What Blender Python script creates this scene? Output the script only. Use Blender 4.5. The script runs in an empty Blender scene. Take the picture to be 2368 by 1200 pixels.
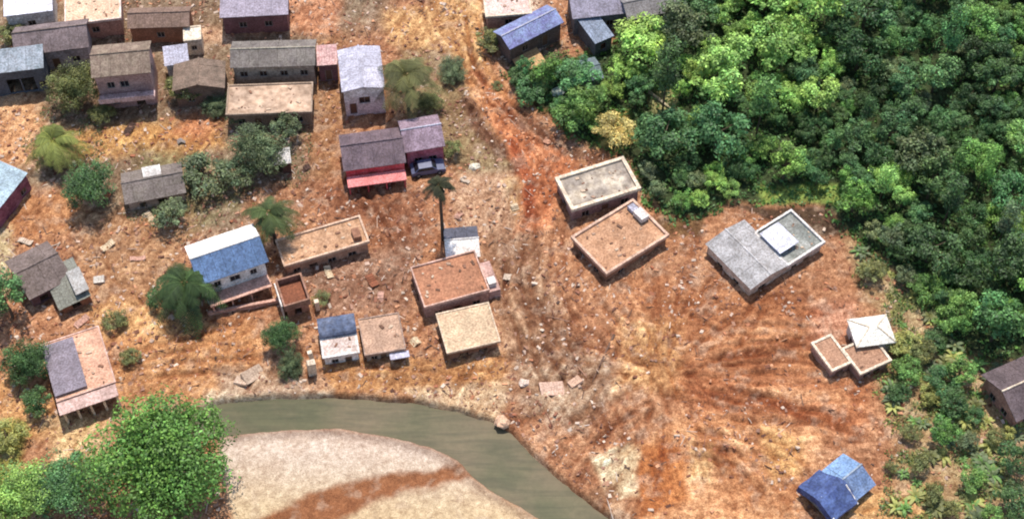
import bpy, math, random
import numpy as np
from mathutils import Vector, Matrix
R = math.radians
rnd = random.Random(7)
sc = bpy.context.scene
col = sc.collection

# ---------------------------------------------------------------- camera, sky, sun
PITCH = R(55); HF = R(38); DIST = 174.0
IW, IH = 2368.0, 1200.0
cam = bpy.data.cameras.new('camera'); co = bpy.data.objects.new('camera', cam); col.objects.link(co)
CP = np.array([0.0, -DIST*math.cos(PITCH), DIST*math.sin(PITCH)])
co.location = CP; co.rotation_euler = (math.pi/2-PITCH, 0, 0)
cam.angle = HF; cam.clip_start = 1; cam.clip_end = 3000
sc.camera = co
SUN_EL, SUN_FROM = R(68), R(3)        # a high sun, behind the scene
w = bpy.data.worlds.new('World'); sc.world = w; w.use_nodes = True
nt = w.node_tree; bg = nt.nodes['Background']; sky = nt.nodes.new('ShaderNodeTexSky')
sky.sky_type = 'NISHITA'; sky.sun_disc = False; sky.sun_elevation = SUN_EL; sky.sun_rotation = SUN_FROM
nt.links.new(sky.outputs[0], bg.inputs[0]); bg.inputs[1].default_value = 0.15
sl = bpy.data.lights.new('sun', 'SUN'); so = bpy.data.objects.new('sun', sl); col.objects.link(so)
sl.energy = 3.7; sl.angle = R(0.6); sl.color = (1, .955, .89)
sd = Vector((math.sin(SUN_FROM)*math.cos(SUN_EL), math.cos(SUN_FROM)*math.cos(SUN_EL), math.sin(SUN_EL)))
so.rotation_euler = sd.to_track_quat('Z', 'Y').to_euler()
sc.view_settings.view_transform = 'Standard'; sc.view_settings.look = 'None'
sc.view_settings.exposure = 0.58
sc.cycles.filter_width = 2.0            # the photograph is soft
AL = 0.66                               # albedo that renders as a given picture colour in full sun

# ---------------------------------------------------------------- terrain
def sstep(a, b, x):
    t = np.clip((x-a)/(b-a), 0, 1); return t*t*(3-2*t)
def hill(x, y):
    x = np.asarray(x, float); y = np.asarray(y, float)
    d = (x*0.75+y*0.66)
    h = 5.5*sstep(26, 75, d)
    h = h + 2.5*sstep(12, 55, y)*sstep(5, -25, x)
    return h
FW = np.array([0, math.cos(PITCH), -math.sin(PITCH)]); UP = np.array([0, math.sin(PITCH), math.cos(PITCH)])
def at(px, py, dz=0.0, flat=None):
    """world point of a photograph pixel, dz above the terrain"""
    nx = (px/IW-.5)*2*math.tan(HF/2); ny = -(py/IH-.5)*2*math.tan(HF/2)*IH/IW
    d = np.array([nx, 0, 0])+UP*ny+FW
    z = dz if flat is None else flat
    for _ in range(1 if flat is not None else 12):
        t = (z-CP[2])/d[2]; p = CP+d*t
        if flat is None: z = float(hill(p[0], p[1]))+dz
    return p
def pxm(px, py):                       # pixels per metre there
    return IW/(2*math.tan(HF/2)*np.dot(at(px, py)-CP, FW))
# value noise
def vnoise(x, y, seed):
    rs = np.random.RandomState(seed); L = rs.rand(256, 256)
    xi = np.floor(x).astype(int); yi = np.floor(y).astype(int); fx = x-xi; fy = y-yi
    fx = fx*fx*(3-2*fx); fy = fy*fy*(3-2*fy)
    a = L[xi & 255, yi & 255]; b = L[(xi+1) & 255, yi & 255]; c = L[xi & 255, (yi+1) & 255]; d = L[(xi+1) & 255, (yi+1) & 255]
    return (a*(1-fx)+b*fx)*(1-fy)+(c*(1-fx)+d*fx)*fy
def fbm(x, y, seed, o=4, g=.5):
    s = 0; a = 1; t = 0
    for i in range(o):
        s = s+a*vnoise(x*2**i+17*i, y*2**i+31*i, seed+i); t += a; a *= g
    return s/t-.5
def polyworld(pts, flat=None):
    return np.array([at(p[0], p[1], 0, flat)[:2] for p in pts])
def sdist(P, X, Y):
    """signed distance to polygon, positive inside"""
    n = len(P); best = np.full(X.shape, 1e18); ins = np.zeros(X.shape, bool)
    for i in range(n):
        ax, ay = P[i]; bx, by = P[(i+1) % n]
        ex, ey = bx-ax, by-ay; wx, wy = X-ax, Y-ay
        t = np.clip((wx*ex+wy*ey)/(ex*ex+ey*ey+1e-12), 0, 1)
        best = np.minimum(best, (wx-ex*t)**2+(wy-ey*t)**2)
        c = ((ay > Y) != (by > Y)) & (X < (bx-ax)*(Y-ay)/((by-ay) if by != ay else 1e-9)+ax)
        ins ^= c
    d = np.sqrt(best); return np.where(ins, d, -d)
def ldist(P, X, Y):
    best = np.full(X.shape, 1e18)
    for i in range(len(P)-1):
        ax, ay = P[i]; bx, by = P[i+1]; ex, ey = bx-ax, by-ay; wx, wy = X-ax, Y-ay
        t = np.clip((wx*ex+wy*ey)/(ex*ex+ey*ey+1e-12), 0, 1)
        best = np.minimum(best, (wx-ex*t)**2+(wy-ey*t)**2)
    return np.sqrt(best)
def lin(c):
    c = np.array(c, float)/255; return np.where(c < .04045, c/12.92, ((c+.055)/1.055)**2.4)
def S(r, g, b, k=None): return tuple(lin((r, g, b))*(AL if k is None else k))

RIVER = [(300,985),(430,965),(500,936),(600,926),(700,922),(800,924),(950,934),(1050,953),(1130,975),(1180,1003),(1230,1052),
         (1290,1110),(1350,1158),(1405,1200),(1480,1270),(1560,1330),(1400,1330),(1320,1250),(1250,1200),(1195,1165),(1130,1128),(1092,1100),(1060,1062),
         (1000,1035),(900,1008),(800,993),(720,990),(600,997),(520,1010),(430,1030),(300,1040)]
SAND = [(500,1014),(600,997),(720,990),(800,993),(900,1008),(1000,1035),(1060,1062),(1092,1100),(1130,1128),(1195,1165),(1250,1200),(1320,1260),(560,1300),(520,1150)]
ROAD = [(1000,-60),(1130,-60),(1110,60),(1130,140),(1190,225),(1260,300),(1330,350),(1340,420),(1290,480),(1280,530),(1190,540),(1200,440),(1190,380),(1130,300),(1080,220),(1040,120),(900,95),(890,30),(990,10)]
FOREST = [(1170,175),(1230,235),(1330,320),(1450,365),(1500,470),(1570,520),(1640,500),(1680,470),(1900,470),(1960,540),(2040,600),(2130,690),
          (2200,790),(2290,840),(2480,840),(2800,400),(2700,-250),(1500,-250),(1560,20),(1440,90),(1330,130),(1240,140)]
SCRUB = [(1960,560),(2040,600),(2130,690),(2200,790),(2290,840),(2500,840),(2500,1350),(2090,1350),(2060,1200),(2080,1000),(2040,900),(2080,800),(2060,700),(1990,640)]
zones = [  # polygon, picture colour in sun, edge softness in metres
 ([(-200,-200),(900,-200),(900,60),(770,90),(730,400),(530,560),(430,520),(180,520),(-200,560)], (146,118,96), 2.5),
 ([(-200,230),(90,220),(110,380),(-200,400)], (230,165,120), 1.5),
 ([(140,290),(350,285),(510,270),(520,340),(400,380),(330,350),(220,370),(150,350)], (216,156,98), 1.2),
 ([(480,230),(520,275),(470,330),(380,310)], (205,130,92), 1.5),
 ([(640,-20),(790,-20),(780,85),(560,75),(600,50)], (214,144,108), 1.0),
 ([(730,90),(790,80),(800,260),(780,400),(720,420),(715,260)], (176,122,86), 1.0),
 ([(890,25),(1110,20),(1110,110),(1000,130),(900,95)], (228,176,126), 1.2),
 ([(130,-20),(290,-20),(260,60),(170,30)], (225,185,155), 0.8),
 ([(430,60),(550,70),(540,100),(420,95)], (220,170,140), 1.0),
 ([(310,340),(560,380),(560,480),(430,540),(330,500)], (140,122,88), 1.6),
 ([(-50,440),(180,440),(240,520),(80,560),(-50,560)], (196,130,88), 1.2),
 ([(-50,520),(30,520),(30,680),(-50,680)], (200,170,130), .8),
 ([(180,500),(440,500),(380,680),(230,720),(180,600)], (190,138,102), 1.4),
 ([(200,690),(420,700),(480,760),(560,830),(360,800),(220,780)], (216,158,108), 1.4),
 ([(280,780),(600,740),(620,880),(480,930),(260,920)], (208,144,98), 1.3),
 ([(-60,870),(120,900),(140,1000),(-60,1060)], (226,164,112), 1.0),
 ([(100,960),(260,950),(240,1060),(130,1060)], (232,186,138), 1.0),
 ([(-60,960),(60,980),(40,1100),(-60,1120)], (170,160,80), 1.0),
 ([(560,430),(740,420),(720,500),(600,560)], (176,118,86), 1.3),
 ([(700,420),(980,430),(1010,560),(940,600),(860,520),(760,500)], (158,100,72), 1.4),
 ([(640,620),(950,560),(960,720),(740,730)], (162,116,94), 1.2),
 ([(1060,380),(1200,370),(1220,560),(1120,560),(1040,500)], (206,158,128), 1.4),
 ([(1110,560),(1230,520),(1320,760),(1400,860),(1260,900),(1160,820)], (172,126,98), 1.4),
 ([(930,110),(1060,120),(1170,300),(1200,390),(1060,400),(980,300),(900,240)], (156,126,92), 1.2),
 ([(740,830),(1180,820),(1180,900),(960,915),(740,910)], (190,130,84), 1.0),
 ([(500,850),(700,850),(720,925),(500,935)], (196,156,130), .7),
 ([(480,905),(760,908),(700,923),(600,927),(500,940),(450,950)], (226,190,160), .4),
 ([(940,905),(1190,880),(1180,940),(1140,975),(1040,950),(960,930)], (228,188,152), .6),
 ([(1190,830),(1400,830),(1440,900),(1340,1000),(1210,960)], (182,142,116), 1.2),
 ([(1470,640),(1900,700),(1880,900),(1560,900),(1450,760)], (188,122,84), 2.0),
 ([(1440,740),(1560,740),(1580,900),(1430,900)], (216,158,110), 1.6),
 ([(1560,870),(2020,880),(2020,990),(1620,970)], (190,118,80), 1.6),
 ([(1700,900),(1950,905),(1960,930),(1720,925)], (212,148,108), .8),
 ([(1560,960),(1900,980),(1860,1240),(1480,1260),(1480,1020)], (224,158,114), 1.6),
 ([(1470,1030),(1580,1020),(1600,1160),(1480,1200)], (196,118,68), .8),
 ([(1590,1030),(1640,1030),(1650,1120),(1600,1110)], (238,186,136), .5),
 ([(1760,990),(1850,1010),(1850,1090),(1780,1120)], (236,180,124), .8),
 ([(1360,1060),(1470,1025),(1480,1150),(1400,1140)], (232,200,164), .5),
 ([(1340,1140),(1420,1120),(1470,1200),(1420,1220)], (180,130,98), .6),
 ([(1880,700),(1990,700),(1960,790),(1870,790)], (204,138,110), 1.2),
 ([(2030,680),(2140,680),(2120,760),(2060,750)], (224,184,136), .8),
 ([(1960,560),(2040,600),(2130,690),(2080,760),(2000,700)], (186,146,108), 1.0),
 (SCRUB, (188,154,116), 1.4),
 ([(1960,1150),(2160,1120),(2200,1260),(1900,1260)], (214,156,104), 1.0),
 ([(1160,90),(1300,100),(1330,200),(1230,230),(1170,170)], (110,100,78), 1.0),
 ([(1110,-60),(1260,-60),(1240,40),(1120,40)], (226,190,168), .8),
 ([(1170,410),(1215,400),(1220,500),(1190,520)], (226,180,136), .5),
]
def axis(a, b, st, lim):
    core = np.arange(a, b+1e-6, st); out = []; s = st; v = b
    while v < lim: s *= 1.35; v += s; out.append(v)
    lo = []; s = st; v = a
    while v > -lim: s *= 1.35; v -= s; lo.append(v)
    return np.array(lo[::-1]+list(core)+out)
xs = axis(-72, 76, .2, 700); ys = axis(-46, 62, .2, 700)
X, Y = np.meshgrid(xs, ys)
# domain warp so the zone edges wander
WX = X+1.6*fbm(X*.35, Y*.35, 3)+.5*fbm(X*1.6, Y*1.6, 9); WY = Y+1.6*fbm(X*.35, Y*.35, 5)+.5*fbm(X*1.6, Y*1.6, 8)
C = np.empty(X.shape+(3,)); C[:] = lin((188,128,94))
for poly, c, soft in zones:
    m = sstep(-soft, soft, sdist(polyworld(poly), WX, WY))[..., None]*.92
    C = C*(1-m)+lin(c)*m
road_d = sdist(polyworld(ROAD), X+.5*fbm(X*.8, Y*.8, 11), Y+.5*fbm(X*.8, Y*.8, 12))
m = sstep(-.6, 1.2, road_d)[..., None]
fary = sstep(18, 34, Y)[..., None]
C = C*(1-m)+(lin((212,132,92))*(1-fary)+lin((222,166,116))*fary)*m
for pl_, c_, w0 in ([(1075,235),(1110,300),(1160,350)], (116,70,52), .8), ([(1185,250),(1240,300),(1300,345),(1380,370)], (104,66,48), .7), ([(1180,330),(1230,420),(1225,500)], (176,84,48), .6), ([(1100,170),(1180,270),(1260,360)], (224,150,112), .5):
    dd_ = ldist(polyworld(pl_), WX, WY); m = (sstep(w0*2, w0*.5, dd_)*.8)[..., None]; C = C*(1-m)+lin(c_)*m
forest_d = sdist(polyworld(FOREST), WX, WY)
m = sstep(-.8, .8, forest_d)[..., None]; C = C*(1-m)+lin((66,76,44))*m
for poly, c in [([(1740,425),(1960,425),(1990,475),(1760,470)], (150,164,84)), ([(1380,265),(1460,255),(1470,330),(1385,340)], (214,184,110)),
                ([(1690,475),(1920,480),(1960,545),(1880,540),(1740,500)], (92,66,48)), ([(1480,500),(1640,500),(1620,550),(1540,545)], (120,84,54)), ([(1490,190),(1560,190),(1570,270),(1500,260)], (170,160,110))]:  # dark brown below the forest edge is shade painted into the ground colour
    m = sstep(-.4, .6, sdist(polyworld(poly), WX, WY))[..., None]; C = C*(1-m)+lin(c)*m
# scrub: green tufts of ground cover
sm = (sstep(-.8, .8, sdist(polyworld(SCRUB), WX, WY))*sstep(.02, .12, fbm(X*.5, Y*.5, 21)))[..., None]*.75
C = C*(1-sm)+lin((112,122,66))*sm
WL = -0.75
river_d = sdist(polyworld(RIVER, WL), X+.5*fbm(X*.5, Y*.5, 31), Y+.4*fbm(X*.5, Y*.5, 32))
sand_d = sdist(polyworld(SAND, WL), X+.7*fbm(X*.5, Y*.5, 33), Y+.5*fbm(X*.5, Y*.5, 34))
m = sstep(-.3, .8, sand_d)[..., None]
sandc = lin((228,196,180))*(1-sstep(-24, -33, Y)[..., None])+lin((224,186,150))*sstep(-24, -33, Y)[..., None]
C = C*(1-m)+sandc*m
chan = [(560,1290),(700,1190),(800,1148),(950,1112),(1060,1092),(1110,1086)]
cd = ldist(polyworld(chan, WL), WX, WY)
wch = .5+sstep(-26, -36, Y)*1.6+.9*np.clip(fbm(X*.3, Y*.3, 41)+.2, 0, 1)
m = (sstep(wch+.9, wch-.2, cd)*sstep(-1.2, .4, sand_d))[..., None]; C = C*(1-m)+lin((160,98,64))*m
m = (sstep(1.9, .0, np.abs(river_d+.2))*sstep(.5, 1.4, sand_d+1.2))[..., None]*.55; C = C*(1-m)+lin((158,112,90))*m   # damp margin of the sand
# heights ------------------------------------------------
H0 = hill(X, Y)
H = H0.copy()
rough = .10+.16*sstep(-.5, 3, -sand_d-1)
H += rough*1.5*fbm(X*.45, Y*.45, 51)
flow = sstep(2, -4, forest_d)
ang = R(-52)+.5*fbm(X*.05, Y*.05, 60)*6
u = X*np.cos(ang)+Y*np.sin(ang); v = -X*np.sin(ang)+Y*np.cos(ang)
east = sstep(8, 22, X)*sstep(8, -6, Y)
st1 = fbm(X*2.0+1, Y*1.2, 61, 4, .7)
st2 = fbm((X*.5+Y*.86)*.45, (X*-.86+Y*.5)*2.2, 62, 3)
st3 = fbm(X*.35+.1*Y, Y*1.9+1.1*np.sin(X*.12), 63, 3)
streak = (1-east)*st2*.8+east*st3*.55+.5*st1
H += flow*streak*.5*(1-m[..., 0])*sstep(.6, -.6, sand_d)
H += .26*fbm(X*1.7, Y*1.7, 53, 3)*sstep(.6, -.6, sand_d)
C = C*(1+(1.35*streak*flow*sstep(.6, -.6, sand_d))[..., None]*np.array([.75, 1.0, 1.15]))
cx0, cy0 = at(1540, 860)[:2]; th = np.arctan2(Y-cy0, X-cx0); rr_ = np.hypot(X-cx0, Y-cy0)
fan = fbm(th*9.0+rr_*.06, rr_*.10, 64, 4, .7)*sstep(26, 18, rr_)*sstep(.5, 3, rr_)*sstep(.6, -.6, sand_d)*flow
H += .6*fan; C = C*(1+(2.0*fan)[..., None]*np.array([.7, 1.0, 1.2]))
# the torrent's bed: parallel ridges following its course down between the houses
def course(pts, half, seed, hk, ck, fr=1.5):
    global H, C
    P = polyworld(pts); best = np.full(X.shape, 1e18); sd_ = np.zeros(X.shape); al = np.zeros(X.shape); acc = 0
    for i in range(len(P)-1):
        ax, ay = P[i]; ex, ey = P[i+1]-P[i]; L_ = math.hypot(ex, ey); wx, wy = X-ax, Y-ay
        t_ = np.clip((wx*ex+wy*ey)/L_**2, 0, 1); d2 = (wx-ex*t_)**2+(wy-ey*t_)**2; k_ = d2 < best
        best = np.where(k_, d2, best); sd_ = np.where(k_, np.sign(ex*wy-ey*wx)*np.sqrt(d2), sd_); al = np.where(k_, acc+t_*L_, al); acc += L_
    q_ = fbm(sd_*fr+.8*fbm(X*.3, Y*.3, seed+9)*3+50, al*.12, seed, 4, .6)*sstep(half, half*.6, np.abs(sd_))*sstep(.6, -.6, sand_d)
    H += hk*q_; C = C*(1+(ck*q_)[..., None]*np.array([.75, 1.0, 1.15]))
course([(1060,20),(1120,170),(1230,330),(1270,430),(1235,540),(1225,700),(1290,850),(1370,1000)], 6.5, 200, .75, 2.0)
course([(830,420),(900,520),(930,600),(870,680)], 4, 210, .5, 1.4)
course([(1980,1010),(1760,985),(1600,930),(1500,800),(1440,680)], 5, 220, .6, 1.5, 1.1)
course([(200,540),(300,640),(420,760),(620,850),(900,860)], 4, 230, .5, 1.3)
# wheel ruts and drag marks
tracks = [[(1560,900),(1700,930),(1850,935),(2000,925)],[(1540,930),(1700,962),(1900,965)],[(1590,880),(1750,905),(1980,900)],[(1500,760),(1505,860),(1500,1000),(1520,1180)],
 [(1540,740),(1530,850),(1560,960),(1650,1080)],[(1460,880),(1380,950),(1300,1010)],[(1500,930),(1400,1000),(1330,1060)],[(1520,960),(1440,1030),(1370,1080)],
 [(1600,720),(1680,760),(1850,770)],[(1620,680),(1560,740),(1480,880)],[(1760,700),(1700,790),(1580,860)],[(1650,820),(1800,800),(1900,820)],
 [(1440,660),(1500,700),(1600,700)],[(1400,700),(1440,740),(1530,760)],[(1600,980),(1740,1010),(1840,1060)],[(1620,1000),(1600,1100),(1620,1200)],
 [(1230,500),(1250,420),(1230,340),(1140,240),(1080,150),(1060,40)],[(1275,500),(1290,420),(1270,340),(1180,250),(1110,160),(1090,40)],
 [(1200,560),(1240,700),(1290,800),(1340,860)],[(1180,600),(1200,720),(1230,850)],[(1300,640),(1340,720),(1420,800)],[(1090,250),(1150,320),(1200,420)],
 [(300,830),(420,800),(560,760)],[(300,870),(430,850),(600,840)],[(740,860),(900,850),(1080,870)],[(860,440),(900,520),(930,580)],[(800,440),(870,480),(930,540)],[(2000,1180),(2120,1150),(2250,1180)],
 [(1640,860),(1760,850),(1900,860)],[(1600,1040),(1700,1060),(1780,1130)],[(230,560),(260,640),(330,700)],[(1350,800),(1300,850),(1240,950)],[(1420,760),(1400,860),(1340,940)]]
for i, t in enumerate(tracks):
    P = polyworld(t)
    for off in ((-.75, .75) if i % 3 else (0,)):
        nrm = np.array([-(P[-1]-P[0])[1], (P[-1]-P[0])[0]]); nrm /= np.linalg.norm(nrm)
        d = ldist(P+nrm*off, X+.25*fbm(X*.9, Y*.9, 71+i), Y+.25*fbm(X*.9, Y*.9, 171+i))
        fade = .35+.65*sstep(-.1, .15, fbm(X*.4, Y*.4, 90+i))
        H += (-.26*np.exp(-(d/.28)**2)+.14*np.exp(-((d-.55)/.24)**2))*fade
        C = C*(1-(.36*np.exp(-(d/.34)**2)*fade)[..., None]*np.array([.7, 1, 1.2]))
# river bed, banks, sand
H = H*(1-sstep(-.5, 1.5, sand_d))+(WL+.12+.42*sstep(0, 4, sand_d)+.12*fbm(X*.4, Y*.4, 55)+.05*fbm(X*1.5, Y*1.5, 56))*sstep(-.5, 1.5, sand_d)
H -= .22*sstep(wch+.6, 0, cd)*sstep(.2, 1.5, sand_d)
H = np.where(river_d > -.9, H*(1-sstep(-.45, .25, river_d))+(WL-.5)*sstep(-.45, .25, river_d), H)
# mottling of the mud itself
mot = fbm(X*.8, Y*.8, 81, 5, .7); mot2 = fbm(X*.22, Y*.22, 83, 3)
amp = .9-.55*sstep(-.5, 1, sand_d)
C = C*(1+(amp*mot)[..., None]*np.array([.8, 1.0, 1.1])+ (.32*mot2)[..., None]*np.array([.4, .9, 1.3])*(amp[..., None]))
pink = (sstep(.05, .22, fbm(X*.7, Y*.7, 87, 4, .65))*sstep(1, -1, forest_d)*.35)[..., None]
C = C*(1-pink)+lin((214,178,156))*pink
C = C*np.array([1.07, 1.20, 1.12])
C = np.clip(C*AL, .012, .75)
# terrain lookup for placing things on the modelled surface
def ground_z(x, y):
    i = np.clip(np.searchsorted(ys, y)-1, 0, len(ys)-2); j = np.clip(np.searchsorted(xs, x)-1, 0, len(xs)-2)
    return float(min(H[i, j], H[i+1, j], H[i, j+1], H[i+1, j+1]))

# ---------------------------------------------------------------- materials
def nodes(m):
    m.use_nodes = True; t = m.node_tree; return t, t.nodes, t.links, t.nodes['Principled BSDF']
def mixmul(t, a, b, fac=1.0, mode='MULTIPLY'):
    n = t.nodes.new('ShaderNodeMix'); n.data_type = 'RGBA'; n.blend_type = mode
    for k, v in ((0, fac), (6, a), (7, b)):
        if hasattr(v, 'is_output'): t.links.new(v, n.inputs[k])
        else: n.inputs[k].default_value = v if k == 0 else tuple(v)+(1,)
    return n.outputs[2]
def noise(t, scale, detail=4, rough=.6, src='Object'):
    tc = t.nodes.new('ShaderNodeTexCoord'); n = t.nodes.new('ShaderNodeTexNoise')
    n.inputs['Scale'].default_value = scale; n.inputs['Detail'].default_value = detail; n.inputs['Roughness'].default_value = rough
    t.links.new(tc.outputs[src], n.inputs['Vector']); return n
def ramp(t, fac, a, b, ca=(0,0,0), cb=(1,1,1)):
    r = t.nodes.new('ShaderNodeValToRGB'); t.links.new(fac, r.inputs[0])
    r.color_ramp.elements[0].position = a; r.color_ramp.elements[1].position = b
    r.color_ramp.elements[0].color = tuple(ca)+(1,); r.color_ramp.elements[1].color = tuple(cb)+(1,); return r.outputs[0]
def bump(t, b, h, strength=.4, dist=.1):
    n = t.nodes.new('ShaderNodeBump'); n.inputs['Strength'].default_value = strength; n.inputs['Distance'].default_value = dist
    t.links.new(h, n.inputs['Height']); t.links.new(n.outputs[0], b.inputs['Normal'])
def mat_ground(name='soil', k=1.0):
    m = bpy.data.materials.new(name); t, N, L, b = nodes(m)
    a = N.new('ShaderNodeAttribute'); a.attribute_name = 'Col'
    n1 = noise(t, 1.7, 6, .75); n2 = noise(t, 6, 4, .7)
    c = mixmul(t, a.outputs['Color'], ramp(t, n1.outputs['Fac'], .36, .64, (1-.42*k,1-.52*k,1-.58*k), (1+.34*k,1+.38*k,1+.42*k)))
    c = mixmul(t, c, ramp(t, n2.outputs['Fac'], .35, .65, (1-.40*k,1-.46*k,1-.50*k), (1+.34*k,1+.36*k,1+.38*k)))
    n3 = noise(t, .9, 3, .5); n3.inputs['Distortion'].default_value = 1.5
    c = mixmul(t, c, ramp(t, n3.outputs['Fac'], .25, .75, (1-.22*k,1-.28*k,1-.32*k), (1+.2*k,1+.22*k,1+.24*k)))
    L.new(c, b.inputs['Base Color']); b.inputs['Roughness'].default_value = .85; b.inputs['Specular IOR Level'].default_value = .25
    bump(t, b, n2.outputs['Fac'], .9, .22); return m
def weathered(name, base, stain=None, k=.55, scale=.9, rough=.8, stripes=0):
    """painted or rendered surface with grime patches"""
    m = bpy.data.materials.new(name); t, N, L, b = nodes(m)
    KB = AL*1.22; base = S(*base, KB); stain = S(*stain, KB) if stain else tuple(np.array(base)*np.array([.5,.42,.36]))
    n1 = noise(t, scale, 6, .7); n2 = noise(t, scale*5, 3, .6)
    c = mixmul(t, base, stain, ramp(t, n1.outputs['Fac'], .42, .66), 'MIX')
    mx = N.new('ShaderNodeMath'); mx.operation = 'MULTIPLY'; 
    c = mixmul(t, base, c, k, 'MIX')
    c = mixmul(t, c, ramp(t, n2.outputs['Fac'], .35, .65, (.66,.62,.58), (1.2,1.2,1.2)))
    n4 = noise(t, scale*.55, 5, .75); c = mixmul(t, c, ramp(t, n4.outputs['Fac'], .40, .62, (.78,.76,.74), (1.22,1.2,1.18)))
    if stripes:
        tc = N.new('ShaderNodeTexCoord'); wv = N.new('ShaderNodeTexWave'); wv.inputs['Scale'].default_value = stripes; wv.bands_direction = 'X'
        wv.inputs['Distortion'].default_value = .3
        L.new(tc.outputs['Object'], wv.inputs['Vector']); c = mixmul(t, c, ramp(t, wv.outputs['Fac'], .2, .8, (.80,.80,.80), (1.08,1.08,1.08)))
        bump(t, b, wv.outputs['Fac'], .6, .05)
    else: bump(t, b, n2.outputs['Fac'], .5, .05)
    L.new(c, b.inputs['Base Color']); b.inputs['Roughness'].default_value = rough; b.inputs['Specular IOR Level'].default_value = .3
    return m
def brick(name, c1, c2):
    m = bpy.data.materials.new(name); t, N, L, b = nodes(m); c1 = S(*c1); c2 = S(*c2)
    n1 = noise(t, 1.1, 5, .7); tc = N.new('ShaderNodeTexCoord'); v = N.new('ShaderNodeTexVoronoi'); v.inputs['Scale'].default_value = 3.2
    L.new(tc.outputs['Object'], v.inputs['Vector'])
    c = mixmul(t, c1, c2, ramp(t, n1.outputs['Fac'], .4, .6), 'MIX')
    c = mixmul(t, c, ramp(t, v.outputs['Color'], .1, .9, (.7,.7,.7), (1.25,1.25,1.25)))
    L.new(c, b.inputs['Base Color']); b.inputs['Roughness'].default_value = .9; return m
def mat_leaf(name, trans=.25):
    m = bpy.data.materials.new(name); t, N, L, b = nodes(m)
    oi = N.new('ShaderNodeObjectInfo'); a = N.new('ShaderNodeAttribute'); a.attribute_name = 'Col'
    c = mixmul(t, oi.outputs['Color'], a.outputs['Color'])
    L.new(c, b.inputs['Base Color']); b.inputs['Roughness'].default_value = .55; b.inputs['Specular IOR Level'].default_value = .35
    tr = N.new('ShaderNodeBsdfTranslucent'); L.new(c, tr.inputs['Color']); ms = N.new('ShaderNodeMixShader'); ms.inputs[0].default_value = trans
    L.new(b.outputs[0], ms.inputs[1]); L.new(tr.outputs[0], ms.inputs[2]); L.new(ms.outputs[0], N['Material Output'].inputs['Surface']); return m
def mat_water():
    m = bpy.data.materials.new('muddy_water'); t, N, L, b = nodes(m)
    n1 = noise(t, .12, 5, .6); n2 = noise(t, 2.2, 4, .6)
    c = mixmul(t, S(146,130,104,.5), S(116,114,86,.5), ramp(t, n1.outputs['Fac'], .35, .65), 'MIX')
    mp = N.new('ShaderNodeMapping'); mp.inputs['Scale'].default_value = (.18, 1.3, 1); tc = N.new('ShaderNodeTexCoord'); mp.inputs['Rotation'].default_value = (0, 0, .35)
    n5 = N.new('ShaderNodeTexNoise'); n5.inputs['Scale'].default_value = .9; n5.inputs['Detail'].default_value = 6; n5.inputs['Distortion'].default_value = .8; L.new(tc.outputs['Object'], mp.inputs[0]); L.new(mp.outputs[0], n5.inputs['Vector'])
    c = mixmul(t, c, ramp(t, n5.outputs['Fac'], .35, .65, (.82,.84,.84), (1.16,1.12,1.08)))
    c = mixmul(t, c, ramp(t, n2.outputs['Fac'], .3, .7, (.93,.93,.93), (1.06,1.06,1.06)))
    L.new(c, b.inputs['Base Color']); b.inputs['Roughness'].default_value = .5; b.inputs['Specular IOR Level'].default_value = .06
    bump(t, b, n2.outputs['Fac'], .1, .05); return m
def plain(name, c, rough=.6, metal=0):
    m = bpy.data.materials.new(name); t, N, L, b = nodes(m); n1 = noise(t, 3, 3, .6)
    L.new(mixmul(t, S(*c), ramp(t, n1.outputs['Fac'], .3, .7, (.8,.8,.8), (1.15,1.15,1.15))), b.inputs['Base Color'])
    b.inputs['Roughness'].default_value = rough; b.inputs['Metallic'].default_value = metal; return m
M = dict(soil=mat_ground(), sand=mat_ground('river_sand', .6), leaf=mat_leaf('foliage'), bark=plain('bark', (112,92,72), .9), dark_bark=plain('palm_bark', (84,72,58), .9), water=mat_water(),
 glass=plain('window_glass', (38,38,44), .15), hole=plain('dim_interior', (46,34,30), .9), wood=plain('weathered_wood', (120,88,64), .85))
def mat_attr(name, rough=.85):
    m = bpy.data.materials.new(name); t, N, L, b = nodes(m); a = N.new('ShaderNodeAttribute'); a.attribute_name = 'Col'
    n2 = noise(t, 5, 3, .6); L.new(mixmul(t, a.outputs['Color'], ramp(t, n2.outputs['Fac'], .3, .7, (.8,.8,.8), (1.15,1.15,1.15))), b.inputs['Base Color'])
    b.inputs['Roughness'].default_value = rough; return m
M['debris'] = mat_attr('debris')

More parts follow.
